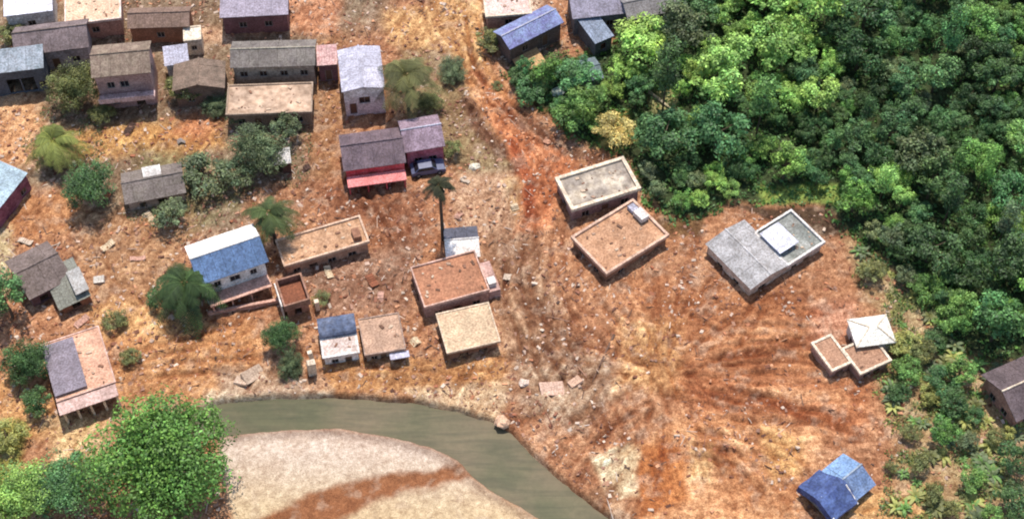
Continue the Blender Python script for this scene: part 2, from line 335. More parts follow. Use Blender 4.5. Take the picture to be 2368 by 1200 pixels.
# ---------------------------------------------------------------- object helpers
def tag(o, label=None, cat=None, group=None, kind=None):
    if label: o['label'] = label
    if cat: o['category'] = cat
    if group: o['group'] = group
    if kind: o['kind'] = kind
    return o
def empty(name, loc, rz=0, label=None, cat=None, group=None):
    o = bpy.data.objects.new(name, None); col.objects.link(o); o.location = loc; o.rotation_euler = (0, 0, rz); o.empty_display_size = .3
    return tag(o, label, cat, group)
class MB:
    def __init__(s): s.v = []; s.f = []; s.c = []
    def quad(s, *p, c=None):
        n = len(s.v); s.v += [tuple(q) for q in p]; s.f.append(tuple(range(n, n+len(p)))); s.c.append(c); return s
    def box(s, x0, y0, z0, x1, y1, z1, c=None):
        n = len(s.v); s.v += [(x0,y0,z0),(x1,y0,z0),(x1,y1,z0),(x0,y1,z0),(x0,y0,z1),(x1,y0,z1),(x1,y1,z1),(x0,y1,z1)]
        s.f += [(n+3,n+2,n+1,n),(n+4,n+5,n+6,n+7),(n,n+1,n+5,n+4),(n+1,n+2,n+6,n+5),(n+2,n+3,n+7,n+6),(n+3,n,n+4,n+7)]; s.c += [c]*6; return s
    def obox(s, c0, size, rot, c=None, jag=0, r=rnd):
        n = len(s.v); hx, hy, hz = [q/2 for q in size]
        for z in (-hz, hz):
            for x, y in ((-hx,-hy),(hx,-hy),(hx,hy),(-hx,hy)):
                p = rot @ Vector((x*(1+r.uniform(-jag,jag)), y*(1+r.uniform(-jag,jag)), z*(1+r.uniform(-jag,jag))))
                s.v.append((p.x+c0[0], p.y+c0[1], p.z+c0[2]))
        s.f += [(n+3,n+2,n+1,n),(n+4,n+5,n+6,n+7),(n,n+1,n+5,n+4),(n+1,n+2,n+6,n+5),(n+2,n+3,n+7,n+6),(n+3,n,n+4,n+7)]; s.c += [c]*6; return s
    def tube(s, pts, rad, n=7, c=None):
        base = len(s.v); pts = [Vector(p) for p in pts]
        for i, p in enumerate(pts):
            d = (pts[min(i+1, len(pts)-1)]-pts[max(i-1, 0)]).normalized()
            a = d.cross(Vector((.3,.9,.1))).normalized(); b = d.cross(a)
            for k in range(n):
                t = 2*math.pi*k/n; q = p+(a*math.cos(t)+b*math.sin(t))*rad[i]; s.v.append(tuple(q))
        for i in range(len(pts)-1):
            for k in range(n):
                k2 = (k+1) % n; s.f.append((base+i*n+k, base+i*n+k2, base+(i+1)*n+k2, base+(i+1)*n+k)); s.c.append(c)
        s.f.append(tuple(base+k for k in range(n))[::-1]); s.c.append(c)
        s.f.append(tuple(base+(len(pts)-1)*n+k for k in range(n))); s.c.append(c); return s
    def mesh(s, name, mat):
        me = bpy.data.meshes.new(name); me.from_pydata(s.v, [], s.f); me.materials.append(mat)
        if any(q is not None for q in s.c):
            a = me.color_attributes.new('Col', 'FLOAT_COLOR', 'CORNER'); arr = []
            for f, cc in zip(s.f, s.c):
                arr += (list(cc or (1,1,1))+[1])*len(f)
            a.data.foreach_set('color', arr)
        me.update(); return me
    def build(s, name, mat, parent=None):
        o = bpy.data.objects.new(name, s.mesh(name, mat)); col.objects.link(o); o.parent = parent; return o

# ---------------------------------------------------------------- ground sheets
def grid_objects():
    ny, nx = X.shape; idx = np.arange(ny*nx).reshape(ny, nx)
    q = np.stack([idx[:-1,:-1], idx[:-1,1:], idx[1:,1:], idx[1:,:-1]], -1).reshape(-1, 4)
    def ctr(a): return ((a[:-1,:-1]+a[1:,1:])/2).reshape(-1)
    sid = np.where(ctr(sand_d) > 0, 1, np.where(ctr(road_d) > 0, 2, 0))
    V = np.stack([X, Y, H], -1).reshape(-1, 3); CC = C.reshape(-1, 3)
    for k, name in enumerate(('ground', 'sandbank', 'dirt_road')):
        f = q[sid == k]; use = np.unique(f); mp = np.zeros(len(V), int); mp[use] = np.arange(len(use)); f = mp[f]
        me = bpy.data.meshes.new(name); me.vertices.add(len(use)); me.vertices.foreach_set('co', V[use].ravel())
        me.loops.add(f.size); me.loops.foreach_set('vertex_index', f.ravel()); me.polygons.add(len(f))
        me.polygons.foreach_set('loop_start', np.arange(0, f.size, 4)); me.polygons.foreach_set('loop_total', np.full(len(f), 4)); 
        me.update(calc_edges=True); me.shade_smooth()
        a = me.color_attributes.new('Col', 'FLOAT_COLOR', 'POINT'); a.data.foreach_set('color', np.hstack([CC[use], np.ones((len(use), 1))]).ravel())
        me.materials.append(M['sand' if name == 'sandbank' else 'soil']); o = bpy.data.objects.new(name, me); col.objects.link(o); tag(o, kind='structure')
grid_objects()
rp = polyworld([(p[0], p[1]) for p in [(200,880),(1500,880),(1900,1400),(200,1400)]], WL)
b = MB(); b.quad(*[(x, y, WL) for x, y in rp[::-1]])
# the water sheet: only as big as the channel needs
tag(b.build('river', M['water']), kind='structure')

# ---------------------------------------------------------------- houses
def rect(A, B, Cc, Hh):
    """rectangle from three roof corners in the photograph (left, near, right), at eaves height Hh"""
    zc = float(hill(*at(B[0], B[1], Hh)[:2]))
    a, b_, c = [at(p[0], p[1], 0, zc+Hh)[:2] for p in (A, B, Cc)]
    u = c-b_; v = a-b_; lu = np.linalg.norm(u); lv = np.linalg.norm(v)
    # orient by both edges, weighted by length
    au = math.atan2(u[1], u[0]); av = math.atan2(v[1], v[0])-math.pi/2
    d = (av-au+math.pi) % (2*math.pi)-math.pi
    rz = au+d*lv/(lu+lv); ux = np.array([math.cos(rz), math.sin(rz)]); vx = np.array([-ux[1], ux[0]])
    w_, d_ = abs(u@ux), abs(v@vx); ctr = (a+c)/2
    return ctr[0], ctr[1], zc, w_, d_, rz
def wall_mesh(mb, p0, p1, nrm, z0, z1, t, holes):
    """one wall from p0 to p1 seen from outside; nrm outward; holes in (u0,u1,z0,z1)"""
    L = math.hypot(p1[0]-p0[0], p1[1]-p0[1]); ux, uy = (p1[0]-p0[0])/L, (p1[1]-p0[1])/L
    def P(u, z, o): return (p0[0]+ux*u-nrm[0]*t*o, p0[1]+uy*u-nrm[1]*t*o, z)
    us = sorted({0, L, *[h[0] for h in holes], *[h[1] for h in holes]}); zs = sorted({z0, z1, *[h[2] for h in holes], *[h[3] for h in holes]})
    for i in range(len(us)-1):
        for j in range(len(zs)-1):
            um, zm = (us[i]+us[i+1])/2, (zs[j]+zs[j+1])/2
            if any(h[0] < um < h[1] and h[2] < zm < h[3] for h in holes): continue
            a, b_, c, d = us[i], us[i+1], zs[j], zs[j+1]
            mb.quad(P(a,c,0), P(b_,c,0), P(b_,d,0), P(a,d,0)); mb.quad(P(b_,c,1), P(a,c,1), P(a,d,1), P(b_,d,1))
    for h in holes:
        a, b_, c, d = h[:4]
        mb.quad(P(a,c,0), P(a,c,1), P(b_,c,1), P(b_,c,0)); mb.quad(P(a,d,1), P(a,d,0), P(b_,d,0), P(b_,d,1))
        mb.quad(P(a,c,1), P(a,c,0), P(a,d,0), P(a,d,1)); mb.quad(P(b_,c,0), P(b_,c,1), P(b_,d,1), P(b_,d,0))
    mb.quad(P(0,z1,0), P(L,z1,0), P(L,z1,1), P(0,z1,1)); mb.quad(P(0,z0,0), P(0,z0,1), P(0,z1,1), P(0,z1,0)); mb.quad(P(L,z0,1), P(L,z0,0), P(L,z1,0), P(L,z1,1))
    return P
def volume(root, x0, y0, x1, y1, Hh, wallm, roofm, roof='flat', rim=None, rimh=.3, rimt=.22, over=.25, rise=1.0, ridge='x', ops=(), panes='glass', framem=None, low=-.8, z0=0, thick=.14, roofname='roof', wallname='wall', roofm2=None):
    """walls with real openings, panes set back in them, and a roof; all children of root"""
    w_, d_ = x1-x0, y1-y0; t = .18
    wb = MB(); sides = {'f': ((x0,y0),(x1,y0),(0,-1),w_), 'r': ((x1,y0+t),(x1,y1-t),(1,0),d_-2*t), 'b': ((x1,y1),(x0,y1),(0,1),w_), 'l': ((x0,y1-t),(x0,y0+t),(-1,0),d_-2*t)}
    pend = []
    for s, (p0, p1, nr, L) in sides.items():
        hs = []
        for o in ops:
            if o[0] != s: continue
            _, fu, zb, ow, oh, kind = o; hs.append((fu*L-ow/2, fu*L+ow/2, z0+zb, z0+zb+oh, kind))
        P = wall_mesh(wb, p0, p1, nr, z0+low, z0+Hh, t, hs); pend.append((P, hs, nr))
    wo = wb.build(wallname, wallm, root)
    for P, hs, nr in pend:
        for a, b_, c, d, kind in hs:
            if kind == 'hole': continue
            f = MB(); g = .09
            for (ua, ub, za, zb) in ((a, b_, d-g, d), (a, b_, c, c+g), (a, a+g, c+g, d-g), (b_-g, b_, c+g, d-g)) + (((a+b_)/2-.035, (a+b_)/2+.035, c+g, d-g),)*(kind == 'window'):
                q = [P(ua,za,.35), P(ub,za,.35), P(ub,zb,.35), P(ua,zb,.35)]; q2 = [P(ua,za,.7), P(ub,za,.7), P(ub,zb,.7), P(ua,zb,.7)]
                f.quad(*q); f.quad(q[0], q2[0], q2[1], q[1]); f.quad(q[3], q[2], q2[2], q2[3]); f.quad(q[0], q[3], q2[3], q2[0]); f.quad(q[1], q2[1], q2[2], q[2])
            fo = f.build('door' if kind == 'door' else 'window', framem or M['frame'], root)
            g2 = MB(); g2.quad(P(a+.05,c+.05,.6), P(b_-.05,c+.05,.6), P(b_-.05,d-.05,.6), P(a+.05,d-.05,.6))
            g2.build('door_panel' if kind == 'door' else 'pane', M['wood'] if kind == 'door' else M['glass'], fo)
    z = z0+Hh; o = over; rb = MB()
    X0, X1, Y0, Y1 = x0-o, x1+o, y0-o, y1+o
    if roof == 'flat':
        rb.box(X0, Y0, z+.002, X1, Y1, z+thick); ro = rb.build(roofname, roofm, root)
        if rim:
            q = MB(); a = rimt; e = .003; zt = z+thick+rimh; zb = z-.06
            q.box(X0-e, Y0-e, zb, X1+e, Y0+a, zt).box(X0-e, Y1-a, zb, X1+e, Y1+e, zt).box(X0-e, Y0+a, zb, X0+a, Y1-a, zt).box(X1-a, Y0+a, zb, X1+e, Y1-a, zt)
            q.build('parapet', rim, ro)
        if over <= .3 and rim and w_ > 3:
            dm = MB(); r2 = random.Random(int(w_*100+Hh*10))
            for _ in range(int(w_*d_*.45)):
                s_ = r2.uniform(.08,.3); k_ = r2.choice([(120,84,62),(220,190,160),(150,104,78),(186,150,124)])
                dm.obox((r2.uniform(X0+.5,X1-.5), r2.uniform(Y0+.5,Y1-.5), z+thick+s_*.2), (s_*r2.uniform(1,2.2), s_, s_*.5), Matrix.Rotation(r2.uniform(0,6),3,'Z'), S(*k_), .3, r2)
            tag(dm.build('roof_debris', M['debris'], ro), kind='stuff')
    elif roof == 'shed':       # falls towards -y when rise > 0
        n = 8
        for k in range(n):
            xa, xb = X0+(X1-X0)*k/n, X0+(X1-X0)*(k+1)/n-.015; dz = .025*(k % 2)
            za, zb = z+.02+dz, z+rise+dz
            rb.quad((xa,Y0,za+.06),(xb,Y0,za+.06),(xb,Y1,zb+.06),(xa,Y1,zb+.06)); rb.quad((xa,Y1,zb),(xb,Y1,zb),(xb,Y0,za),(xa,Y0,za))
            rb.quad((xa,Y0,za),(xb,Y0,za),(xb,Y0,za+.06),(xa,Y0,za+.06)); rb.quad((xb,Y0,za),(xb,Y1,zb),(xb,Y1,zb+.06),(xb,Y0,za+.06)); rb.quad((xa,Y1,zb),(xa,Y0,za),(xa,Y0,za+.06),(xa,Y1,zb+.06)); rb.quad((xb,Y1,zb),(xa,Y1,zb),(xa,Y1,zb+.06),(xb,Y1,zb+.06))
        ro = rb.build(roofname, roofm, root)
        g = MB(); yb = y1-.02; sy = lambda y: z+rise*(y-Y0)/(Y1-Y0)
        for xx in (x0+.02, x1-.02): g.quad((xx,y0,z-.01),(xx,yb,z-.01),(xx,yb,sy(yb)),(xx,y0,sy(y0)))
        g.quad((x0,yb,z-.01),(x1,yb,z-.01),(x1,yb,sy(yb)),(x0,yb,sy(yb))); g.build('gable', wallm, root)
    elif roof == 'gable':
        g = MB(); th = .07
        sw = (lambda p: p) if ridge == 'x' else (lambda p: (p[1], p[0], p[2]))
        a0, a1, b0, b1 = (X0, X1, Y0, Y1) if ridge == 'x' else (Y0, Y1, X0, X1)
        bm = (b0+b1)/2; n = max(3, int((a1-a0)/1.1))
        for sgn, be in ((1, b0), (-1, b1)):
            for k in range(n):
                aa, ab = a0+(a1-a0)*k/n, a0+(a1-a0)*(k+1)/n-.02; dz = rnd.uniform(0, .045)
                lo, hi = z+dz, z+rise+dz
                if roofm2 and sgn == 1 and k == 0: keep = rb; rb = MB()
                for dd in (0, th): rb.quad(sw((aa,be,lo+dd)), sw((ab,be,lo+dd)), sw((ab,bm,hi+dd)), sw((aa,bm,hi+dd)))
                rb.quad(sw((aa,be,lo)), sw((ab,be,lo)), sw((ab,be,lo+th)), sw((aa,be,lo+th)))
                rb.quad(sw((aa,be,lo)), sw((aa,bm,hi)), sw((aa,bm,hi+th)), sw((aa,be,lo+th))); rb.quad(sw((ab,be,lo)), sw((ab,bm,hi)), sw((ab,bm,hi+th)), sw((ab,be,lo+th)))
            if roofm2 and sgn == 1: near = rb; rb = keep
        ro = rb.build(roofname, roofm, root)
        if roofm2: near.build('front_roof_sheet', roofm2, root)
        rc = MB(); 
        pts = [sw((a0-.03, bm, z+rise+.10)), sw((a1+.03, bm, z+rise+.10))]; rc.tube(pts, [.11,.11], 8); rc.build('ridge_cap', rim or roofm, ro)
        for e in (a0+o+.02, a1-o-.02):
            g.quad(sw((e,b0+o,z-.01)), sw((e,b1-o,z-.01)), sw((e,b1-o,z+rise*o/(bm-b0)-.02)), sw((e,bm,z+rise-.02)), sw((e,b0+o,z+rise*o/(bm-b0)-.02)))
        g.build('gable', wallm, root)
    elif roof == 'hip':
        cx_, cy_ = (X0+X1)/2, (Y0+Y1)/2; r = max(0, ((X1-X0)-(Y1-Y0))/2); A_, B_ = (cx_-r-.05, cy_, z+rise), (cx_+r+.05, cy_, z+rise)
        c4 = [(X0,Y0,z+.03),(X1,Y0,z+.03),(X1,Y1,z+.03),(X0,Y1,z+.03)]
        rb.quad(c4[0],c4[1],B_,A_).quad(c4[1],c4[2],B_).quad(c4[2],c4[3],A_,B_).quad(c4[3],c4[0],A_); rb.box(X0-.01,Y0-.01,z-.1,X1+.01,Y1+.01,z+.025)
        ro = rb.build(roofname, roofm, root)
        if rim:
            rc = MB()
            for e, f in ((c4[0],A_),(c4[1],B_),(c4[2],B_),(c4[3],A_)): rc.tube([e, f], [.09,.09], 6)
            rc.build('hip_cap', rim, ro)
    elif roof == 'barrel':     # axis along x, or y with ridge='y'
        n = 10; pts = []
        sw = (lambda p: p) if ridge == 'x' else (lambda p: (p[1], p[0], p[2]))
        a0, a1, b0, b1 = (X0, X1, Y0, Y1) if ridge == 'x' else (Y0, Y1, X0, X1)
        for k in range(n+1):
            t_ = math.pi*k/n; pts.append((b0+(b1-b0)*(1-math.cos(t_))/2, z+.02+rise*math.sin(t_)))
        for k in range(n):
            (ya, za), (yb, zb) = pts[k], pts[k+1]
            rb.quad(sw((a0,ya,za)), sw((a1,ya,za)), sw((a1,yb,zb)), sw((a0,yb,zb))); rb.quad(sw((a0,ya,za+.07)), sw((a1,ya,za+.07)), sw((a1,yb,zb+.07)), sw((a0,yb,zb+.07)))
            for a_ in (a0, a1): rb.quad(sw((a_,ya,za)), sw((a_,yb,zb)), sw((a_,yb,zb+.07)), sw((a_,ya,za+.07)))
        ro = rb.build(roofname, roofm, root)
        g = MB()
        for e in (a0+o+.03, a1-o-.03): g.quad(*([sw((e, y_, z_-.01)) for y_, z_ in pts]))
        g.build('gable', wallm, root)
    return wo, ro
def hroot(name, A, B, Cc, Hh, label, cat='house', group=None, tilt=None, sink=0.0):
    # sink: how deep the mud has buried the walls
    cx, cy, z, w_, d_, rz = rect(A, B, Cc, Hh-sink); z -= sink
    r = empty(name, (cx, cy, z), rz, label, cat, group)
    if sink > .85 and not tilt: q_ = random.Random(name); tilt = (q_.uniform(-.025,.025), q_.uniform(-.025,.025))
    if tilt: r.rotation_euler = (tilt[0], tilt[1], rz)
    return r, w_/2, d_/2
W = {}
def wm(key, *a, **k):
    if key not in W: W[key] = weathered(key, *a, **k)
    return W[key]
M['frame'] = plain('window_frame', (150,140,130), .6)
tan_roof = wm('dusty_tan_concrete', (184,138,104), (204,162,130), k=.7)
tan_roof2 = wm('muddy_rust_concrete', (180,126,94), (154,102,76), k=.6)
cream = wm('cream_render', (238,222,198), (190,160,132), k=.5)
white = wm('white_render', (240,236,230), (176,160,148), k=.6)
pinkw = wm('pink_brick_render', (188,150,134), (150,108,94), k=.6)
greyc = wm('grey_fibre_cement', (190,187,187), (146,144,142), k=.7, stripes=2.2)
greyr = wm('brown_grey_tiles', (138,122,116), (108,94,86), k=.8, stripes=2.5)
greyd = wm('dark_slate_sheet', (104,104,116), (70,72,84), k=.7, stripes=2.5)
lav = wm('lavender_white_sheet', (206,204,220), (168,166,180), k=.6, stripes=2)
beige = wm('beige_screed', (216,190,156), (188,150,122), k=.6)
redw = wm('red_painted_render', (206,72,80), (222,130,130), k=.55)
magw = wm('magenta_painted_render', (168,88,104), (206,140,156), k=.6)
concrete = wm('bare_concrete', (178,164,148), (126,110,96), k=.7)
mudw = wm('mud_stained_block', (160,116,90), (122,82,62), k=.7)
blue = wm('blue_sheet', (104,132,172), (84,104,140), k=.7, stripes=2.2)

# cream slab house by the road
r, a, b_ = hroot('slab_house', (1300,428), (1318,482), (1466,428), 3.0, 'cream flat roofed house with raised white parapet at the road bend', sink=1)
r_, a, b_ = r, a, max(b_, 2.4)
volume(r, -a, -b_, a, b_, 3.0, wm('mauve_wall', (168,138,132), (120,92,84)), wm('grey_wet_slab', (162,150,138), (226,210,184), k=.9, scale=.35), rim=cream, rimh=.3, rimt=.42, ops=[('f',.2,.9,1,1.1,'window'),('f',.5,0,1,2.1,'door'),('f',.8,.9,1.1,1.1,'window'),('l',.5,.9,1,1.1,'window')])
# big tan flat house
r, a, b_ = hroot('flat_roof_house', (1322,552), (1404,630), (1546,548), 3.0, 'large tan flat roofed house with pale block edges below the cream slab house', sink=1.5)
volume(r, -a, -b_, a, b_, 3.0, mudw, tan_roof, rim=wm('pale_block_rim', (226,192,168), (166,128,108), k=.75, scale=1.6), rimh=.28, rimt=.3, ops=[('l',.25,1,1,1,'window'),('l',.7,1,1,1,'window'),('f',.25,1,1,1,'window'),('f',.6,0,.95,2,'door'),('f',.85,1,.8,1,'window')])
q = MB(); q.box(a-1.3, b_-3.2, 3.3, a-.2, b_-1.6, 4.0); q.build('roof_tank', white, r)
q = MB(); q.box(a-1.2, b_-1.4, 3.2, a-.3, b_-.4, 3.7); q.build('roof_tank', lav, r)
# grey house, two wings and a white box between
r, a, b_ = hroot('grey_roof_house', (1634,566), (1736,664), (1905,560), 3.2, 'grey house with two corrugated wings and a white box on the roof', sink=1.5)
xw = -a+(2*a)*.50
volume(r, -a, -b_, xw, b_, 3.2, wm('cream_wall', (226,206,186), (170,130,104), k=.6), greyc, roof='gable', ridge='y', rise=.5, rim=wm('pale_ridge', (206,204,204)), ops=[('l',.3,1,1,1,'window'),('l',.7,1,1,1,'window'),('f',.35,1,1.2,1.1,'window')])
volume(r, xw+.03, -b_, a, b_*.45, 2.9, W['cream_wall'], wm('grey_yard_slab', (132,136,130), (164,164,158), k=.8), rim=white, rimh=.3, rimt=.25, ops=[('f',.25,1,.9,1,'window'),('f',.6,0,1,2,'door')])
q = MB(); q.box(xw+.2, -b_*.55, 3.05, xw+2.7, b_*.22, 3.75); q2 = q.build('roof_room', wm('bluish_white_sheet', (214,216,234), (240,240,246), k=.6), r)
q = MB(); q.box(xw+.0, -b_*.65, 3.753, xw+2.9, b_*.3, 3.85); q.build('room_roof', W['bluish_white_sheet'], q2)
# white pyramid roof beside tan notched house
r, a, b_ = hroot('notched_flat_house', (1884,826), (1948,868), (2076,840), 2.8, 'tan flat roofed house with stepped pale parapet beside the white roofed hut', sink=1.3)
tan3 = wm('tan_floor', (184,142,114), (158,118,92))
volume(r, -a+2.6, -b_, a, b_, 2.8, pinkw, tan3, rim=cream, rimh=.14, rimt=.28, ops=[('f',.3,1,1,1,'window'),('f',.65,0,1,2,'door')])
volume(r, -a, -b_+1.7, -a+2.33, b_+2.2, 2.75, pinkw, tan3, rim=cream, rimh=.14, rimt=.28, over=.2, ops=[('f',.5,0,1,2,'hole')])
r, a, b_ = hroot('white_roof_hut', (1962,742), (1985,798), (2068,790), 3.1, 'small hut under a bright white hipped roof among the scrub', 'hut', sink=1)
volume(r, -a, -b_, a, b_, 3.1, white, wm('bright_white_sheet', (248,244,232), (226,228,220), k=.5), roof='hip', rise=.9, rim=cream, ops=[('f',.5,0,.9,2,'door'),('l',.5,1,.9,.9,'window')])
# blue tarpaulin shelter
r, a, b_ = hroot('blue_shelter', (1856,1128), (1925,1185), (2020,1118), 2.4, 'blue tarpaulin roofed shed with a white post on the orange mud', 'shed', sink=1)
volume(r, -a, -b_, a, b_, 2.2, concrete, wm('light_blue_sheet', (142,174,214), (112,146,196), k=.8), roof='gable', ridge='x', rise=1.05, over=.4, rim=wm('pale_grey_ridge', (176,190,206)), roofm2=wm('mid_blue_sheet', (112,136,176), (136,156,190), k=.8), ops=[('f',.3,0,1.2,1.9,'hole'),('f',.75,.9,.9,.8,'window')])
def tarp(x0, x1, y0, y1, ze, zr):
    mb = MB(); n = 9; rr = random.Random(5); ym = (y0+y1)/2; P = {}
    for i in range(n+1):
        for j in range(n+1):
            u_, v_ = i/n, j/n; yy = y0-.2+(y1-y0+.4)*v_; xx = x0+(x1-x0)*u_+.35*math.sin(v_*5)*(u_ > .9); hz = zr-(zr-ze)*abs(yy-ym)/((y1-y0)/2)
            P[i,j] = (xx, yy+rr.uniform(-.05,.05), hz+.34+rr.uniform(-.05,.07))
    for i in range(n):
        for j in range(n): mb.quad(P[i,j], P[i+1,j], P[i+1,j+1], P[i,j+1])
    for i in range(n): mb.quad(P[i,0], (P[i,0][0],P[i,0][1],P[i,0][2]-.5), (P[i+1,0][0],P[i+1,0][1],P[i+1,0][2]-.5), P[i+1,0])
    for j in range(n): mb.quad(P[0,j], (P[0,j][0]-.1,P[0,j][1],P[0,j][2]-.9), (P[0,j+1][0]-.1,P[0,j+1][1],P[0,j+1][2]-.9), P[0,j+1])
    return mb
tarp(-a-.5, a*.05, -b_-.4, b_+.4, 2.2, 3.25).build('tarpaulin', wm('dark_blue_tarpaulin', (68,84,134), (92,112,160), k=.9, scale=.7), r)
MB().tube([(a*.05,-b_-.75,2.3),(a*.10,-b_*.3,3.3)], [.09,.09], 6).build('rope_pole', white, r)
q = MB(); q.box(-a-.5, -b_-.5, -.8, -a-.36, -b_-.36, 2.9); q.build('post', white, r)
# right-edge house
r, a, b_ = hroot('tiled_house', (2284,872), (2352,965), (2480,905), 3.2, 'dark grey tiled house with a pinkish brick gable at the right edge', sink=0.8)
volume(r, -a, -b_, a, b_, 3.2, wm('pink_brick', (196,150,130), (150,100,84), k=.7), wm('dark_mauve_tiles', (112,98,100), (90,78,80), stripes=2.4), roof='gable', ridge='x', rise=1.5, over=.5, rim=cream, ops=[('l',.3,1,1,1,'window'),('l',.7,1,1,1,'window'),('f',.25,1,1,1,'window')])
# central house with thin white parapet lines
r, a, b_ = hroot('parapet_house', (950,622), (984,712), (1132,674), 3.3, 'tan flat roofed house with pink lower walls in the middle of the mudflow', sink=1.2)
volume(r, -a, -b_, a, b_, 3.3, pinkw, tan_roof2, rim=wm('pinkish_rim', (216,178,160), (176,134,116), k=.6), rimh=.22, rimt=.16, over=.1, ops=[('f',.2,1,.9,1,'window'),('f',.5,0,.9,2,'door'),('f',.8,1,.9,1,'window'),('l',.4,1,.9,1,'window')])
q = MB(); q.box(a+.15, -b_+.3, -.8, a+1.5, b_*.6, 2.5); qq = q.build('side_annex', wm('annex_pink', (206,170,160), (160,120,104)), r)
q = MB(); q.box(a+.3, -b_+.9, 2.504, a+1.2, -b_+1.9, 3.2); q.build('water_tank', white, qq)
r, a, b_ = hroot('beige_slab_house', (1008,728), (1044,806), (1158,792), 3.0, 'beige square slab roofed house just below the parapet house', sink=1.3)
volume(r, -a, -b_, a, b_, 3.0, wm('brown_block', (150,108,84), (112,76,56)), beige, rim=wm('beige_rim', (224,202,174), (200,170,144)), rimh=.1, rimt=.18, over=.35, ops=[('f',.3,1,1,1,'hole'),('f',.7,0,1,2,'hole'),('l',.5,1,1,1,'hole')])
# small grey roof white walled house
r, a, b_ = hroot('small_white_house', (1026,532), (1036,578), (1106,576), 3.0, 'small white walled house with dark grey sheet roof behind the parapet house', sink=1.5)
b_ = max(b_, 1.5)
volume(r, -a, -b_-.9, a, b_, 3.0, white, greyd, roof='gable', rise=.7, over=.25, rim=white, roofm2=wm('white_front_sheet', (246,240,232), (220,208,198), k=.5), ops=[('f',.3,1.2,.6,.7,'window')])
# white barrel roofed + tan roof
r, a, b_ = hroot('curved_roof_house', (737,752), (747,800), (826,790), 2.8, 'white walled house with slate blue curved roof near the river', sink=0.9)
b_ = max(b_, 2.0)
volume(r, -a, -b_*.1, a, b_, 2.9, white, wm('slate_blue_curve', (84,96,122), (120,126,144), k=.8, scale=.5), roof='barrel', ridge='x', rise=.7, over=.2)
volume(r, -a+.02, -b_-.6, a-.02, -b_*.1-.25, 2.6, white, wm('white_lower_slab', (222,202,192), (196,172,160), k=.6), rim=white, rimh=.05, over=.2, roofname='front_roof', wallname='front_wall', ops=[('f',.3,1,.8,.8,'window'),('f',.7,0,.8,1.9,'door')])
r, a, b_ = hroot('tan_terrace_house', (828,762), (838,800), (930,786), 2.5, 'tan flat roofed house with a bluish white front canopy beside the curved roof house', sink=1.1)
b_ = max(b_, 2.2)
volume(r, -a+.3, -b_, a, b_, 2.5, concrete, wm('tan_grey_screed', (196,160,134), (170,140,120)), rim=wm('grey_rim', (176,150,134)), rimh=.12, rimt=.15, ops=[('f',.2,.9,.8,1,'window'),('f',.45,0,.8,2,'door')])
q = MB(); q.box(a*.25, -b_-1.1, 2.2, a+.5, -b_-.26, 2.34); q2 = q.build('canopy', lav, r)
for xx in (a*.3, a+.25): MB().box(xx, -b_-1.0, -.8, xx+.12, -b_-.88, 2.197).build('post', concrete, q2)
# tan house centre-left
r, a, b_ = hroot('long_tan_house', (645,560), (660,615), (848,558), 3.1, 'long tan flat roofed house with pale front parapet beside the blue roofed house', sink=1.3)
volume(r, -a, -b_, a, b_, 3.1, wm('warm_block', (196,156,130), (150,110,86)), wm('light_tan_slab', (192,148,112), (212,172,140), k=.7), rim=wm('sandy_rim', (222,190,164), (180,140,114)), rimh=.22, rimt=.24, ops=[('f',.12,1,.9,1,'window'),('f',.32,0,1,2,'hole'),('f',.55,1,1,1,'window'),('f',.8,1,1,1,'window')])
q = MB(); q.box(a-1.4, -b_+.4, 3.25, a-.5, -b_+1.8, 3.95); q.build('roof_hatch', mudw, r)
r, a, b_ = hroot('roofless_annex', (646,662), (662,716), (712,700), 1.8, 'roofless rusty brown annex of low walls below the long tan house', 'ruin')
volume(r, -a, -b_, a, b_, 1.8, wm('rusty_block', (158,118,96), (170,130,116), k=.7), wm('rusty_floor', (140,84,56), (96,56,42)), rim=W['rusty_block'], rimh=.9, rimt=.2, ops=[('f',.5,.2,.8,1.4,'hole')])
q = MB(); q.box(-a-.5, -b_, -.8, -a-.35, b_, 2.6); q.build('side_wall', white, r)
# blue roofed white house
r, a, b_ = hroot('blue_roof_house', (436,590), (474,648), (622,610), 5.2, 'two storey white house with blue sheet roof behind the dark green tree', sink=0.6)
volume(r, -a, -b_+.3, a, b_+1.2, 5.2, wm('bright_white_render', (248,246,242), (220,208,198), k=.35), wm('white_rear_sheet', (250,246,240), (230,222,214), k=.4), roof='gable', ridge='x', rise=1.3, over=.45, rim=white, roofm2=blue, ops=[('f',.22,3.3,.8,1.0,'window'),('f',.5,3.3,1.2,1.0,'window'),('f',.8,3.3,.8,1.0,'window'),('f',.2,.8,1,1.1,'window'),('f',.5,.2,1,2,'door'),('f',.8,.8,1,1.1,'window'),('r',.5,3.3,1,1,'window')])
q = MB(); q.box(-a, -b_-1.5, 2.35, a, -b_+.29, 2.5); q2 = q.build('balcony', wm('pinkish_concrete', (214,172,154), (170,120,100)), r)
q = MB()
for i in range(4): xx = -a+.2+i*(2*a-.55)/3; MB().box(xx, -b_-1.4, -.8, xx+.16, -b_-1.24, 2.347).build('post', W['pinkish_concrete'], q2)
r, a, b_ = hroot('yard_wall', (478,715), (484,728), (650,700), .6, 'low pale pink yard wall in front of the two storey white house', 'wall')
q = MB(); q.box(-a, -.12, -.8, a, .12, .6).box(-a-.05,-.17,.603,a+.05,.17,.7); q.build('wall', W['pinkish_concrete'], r)
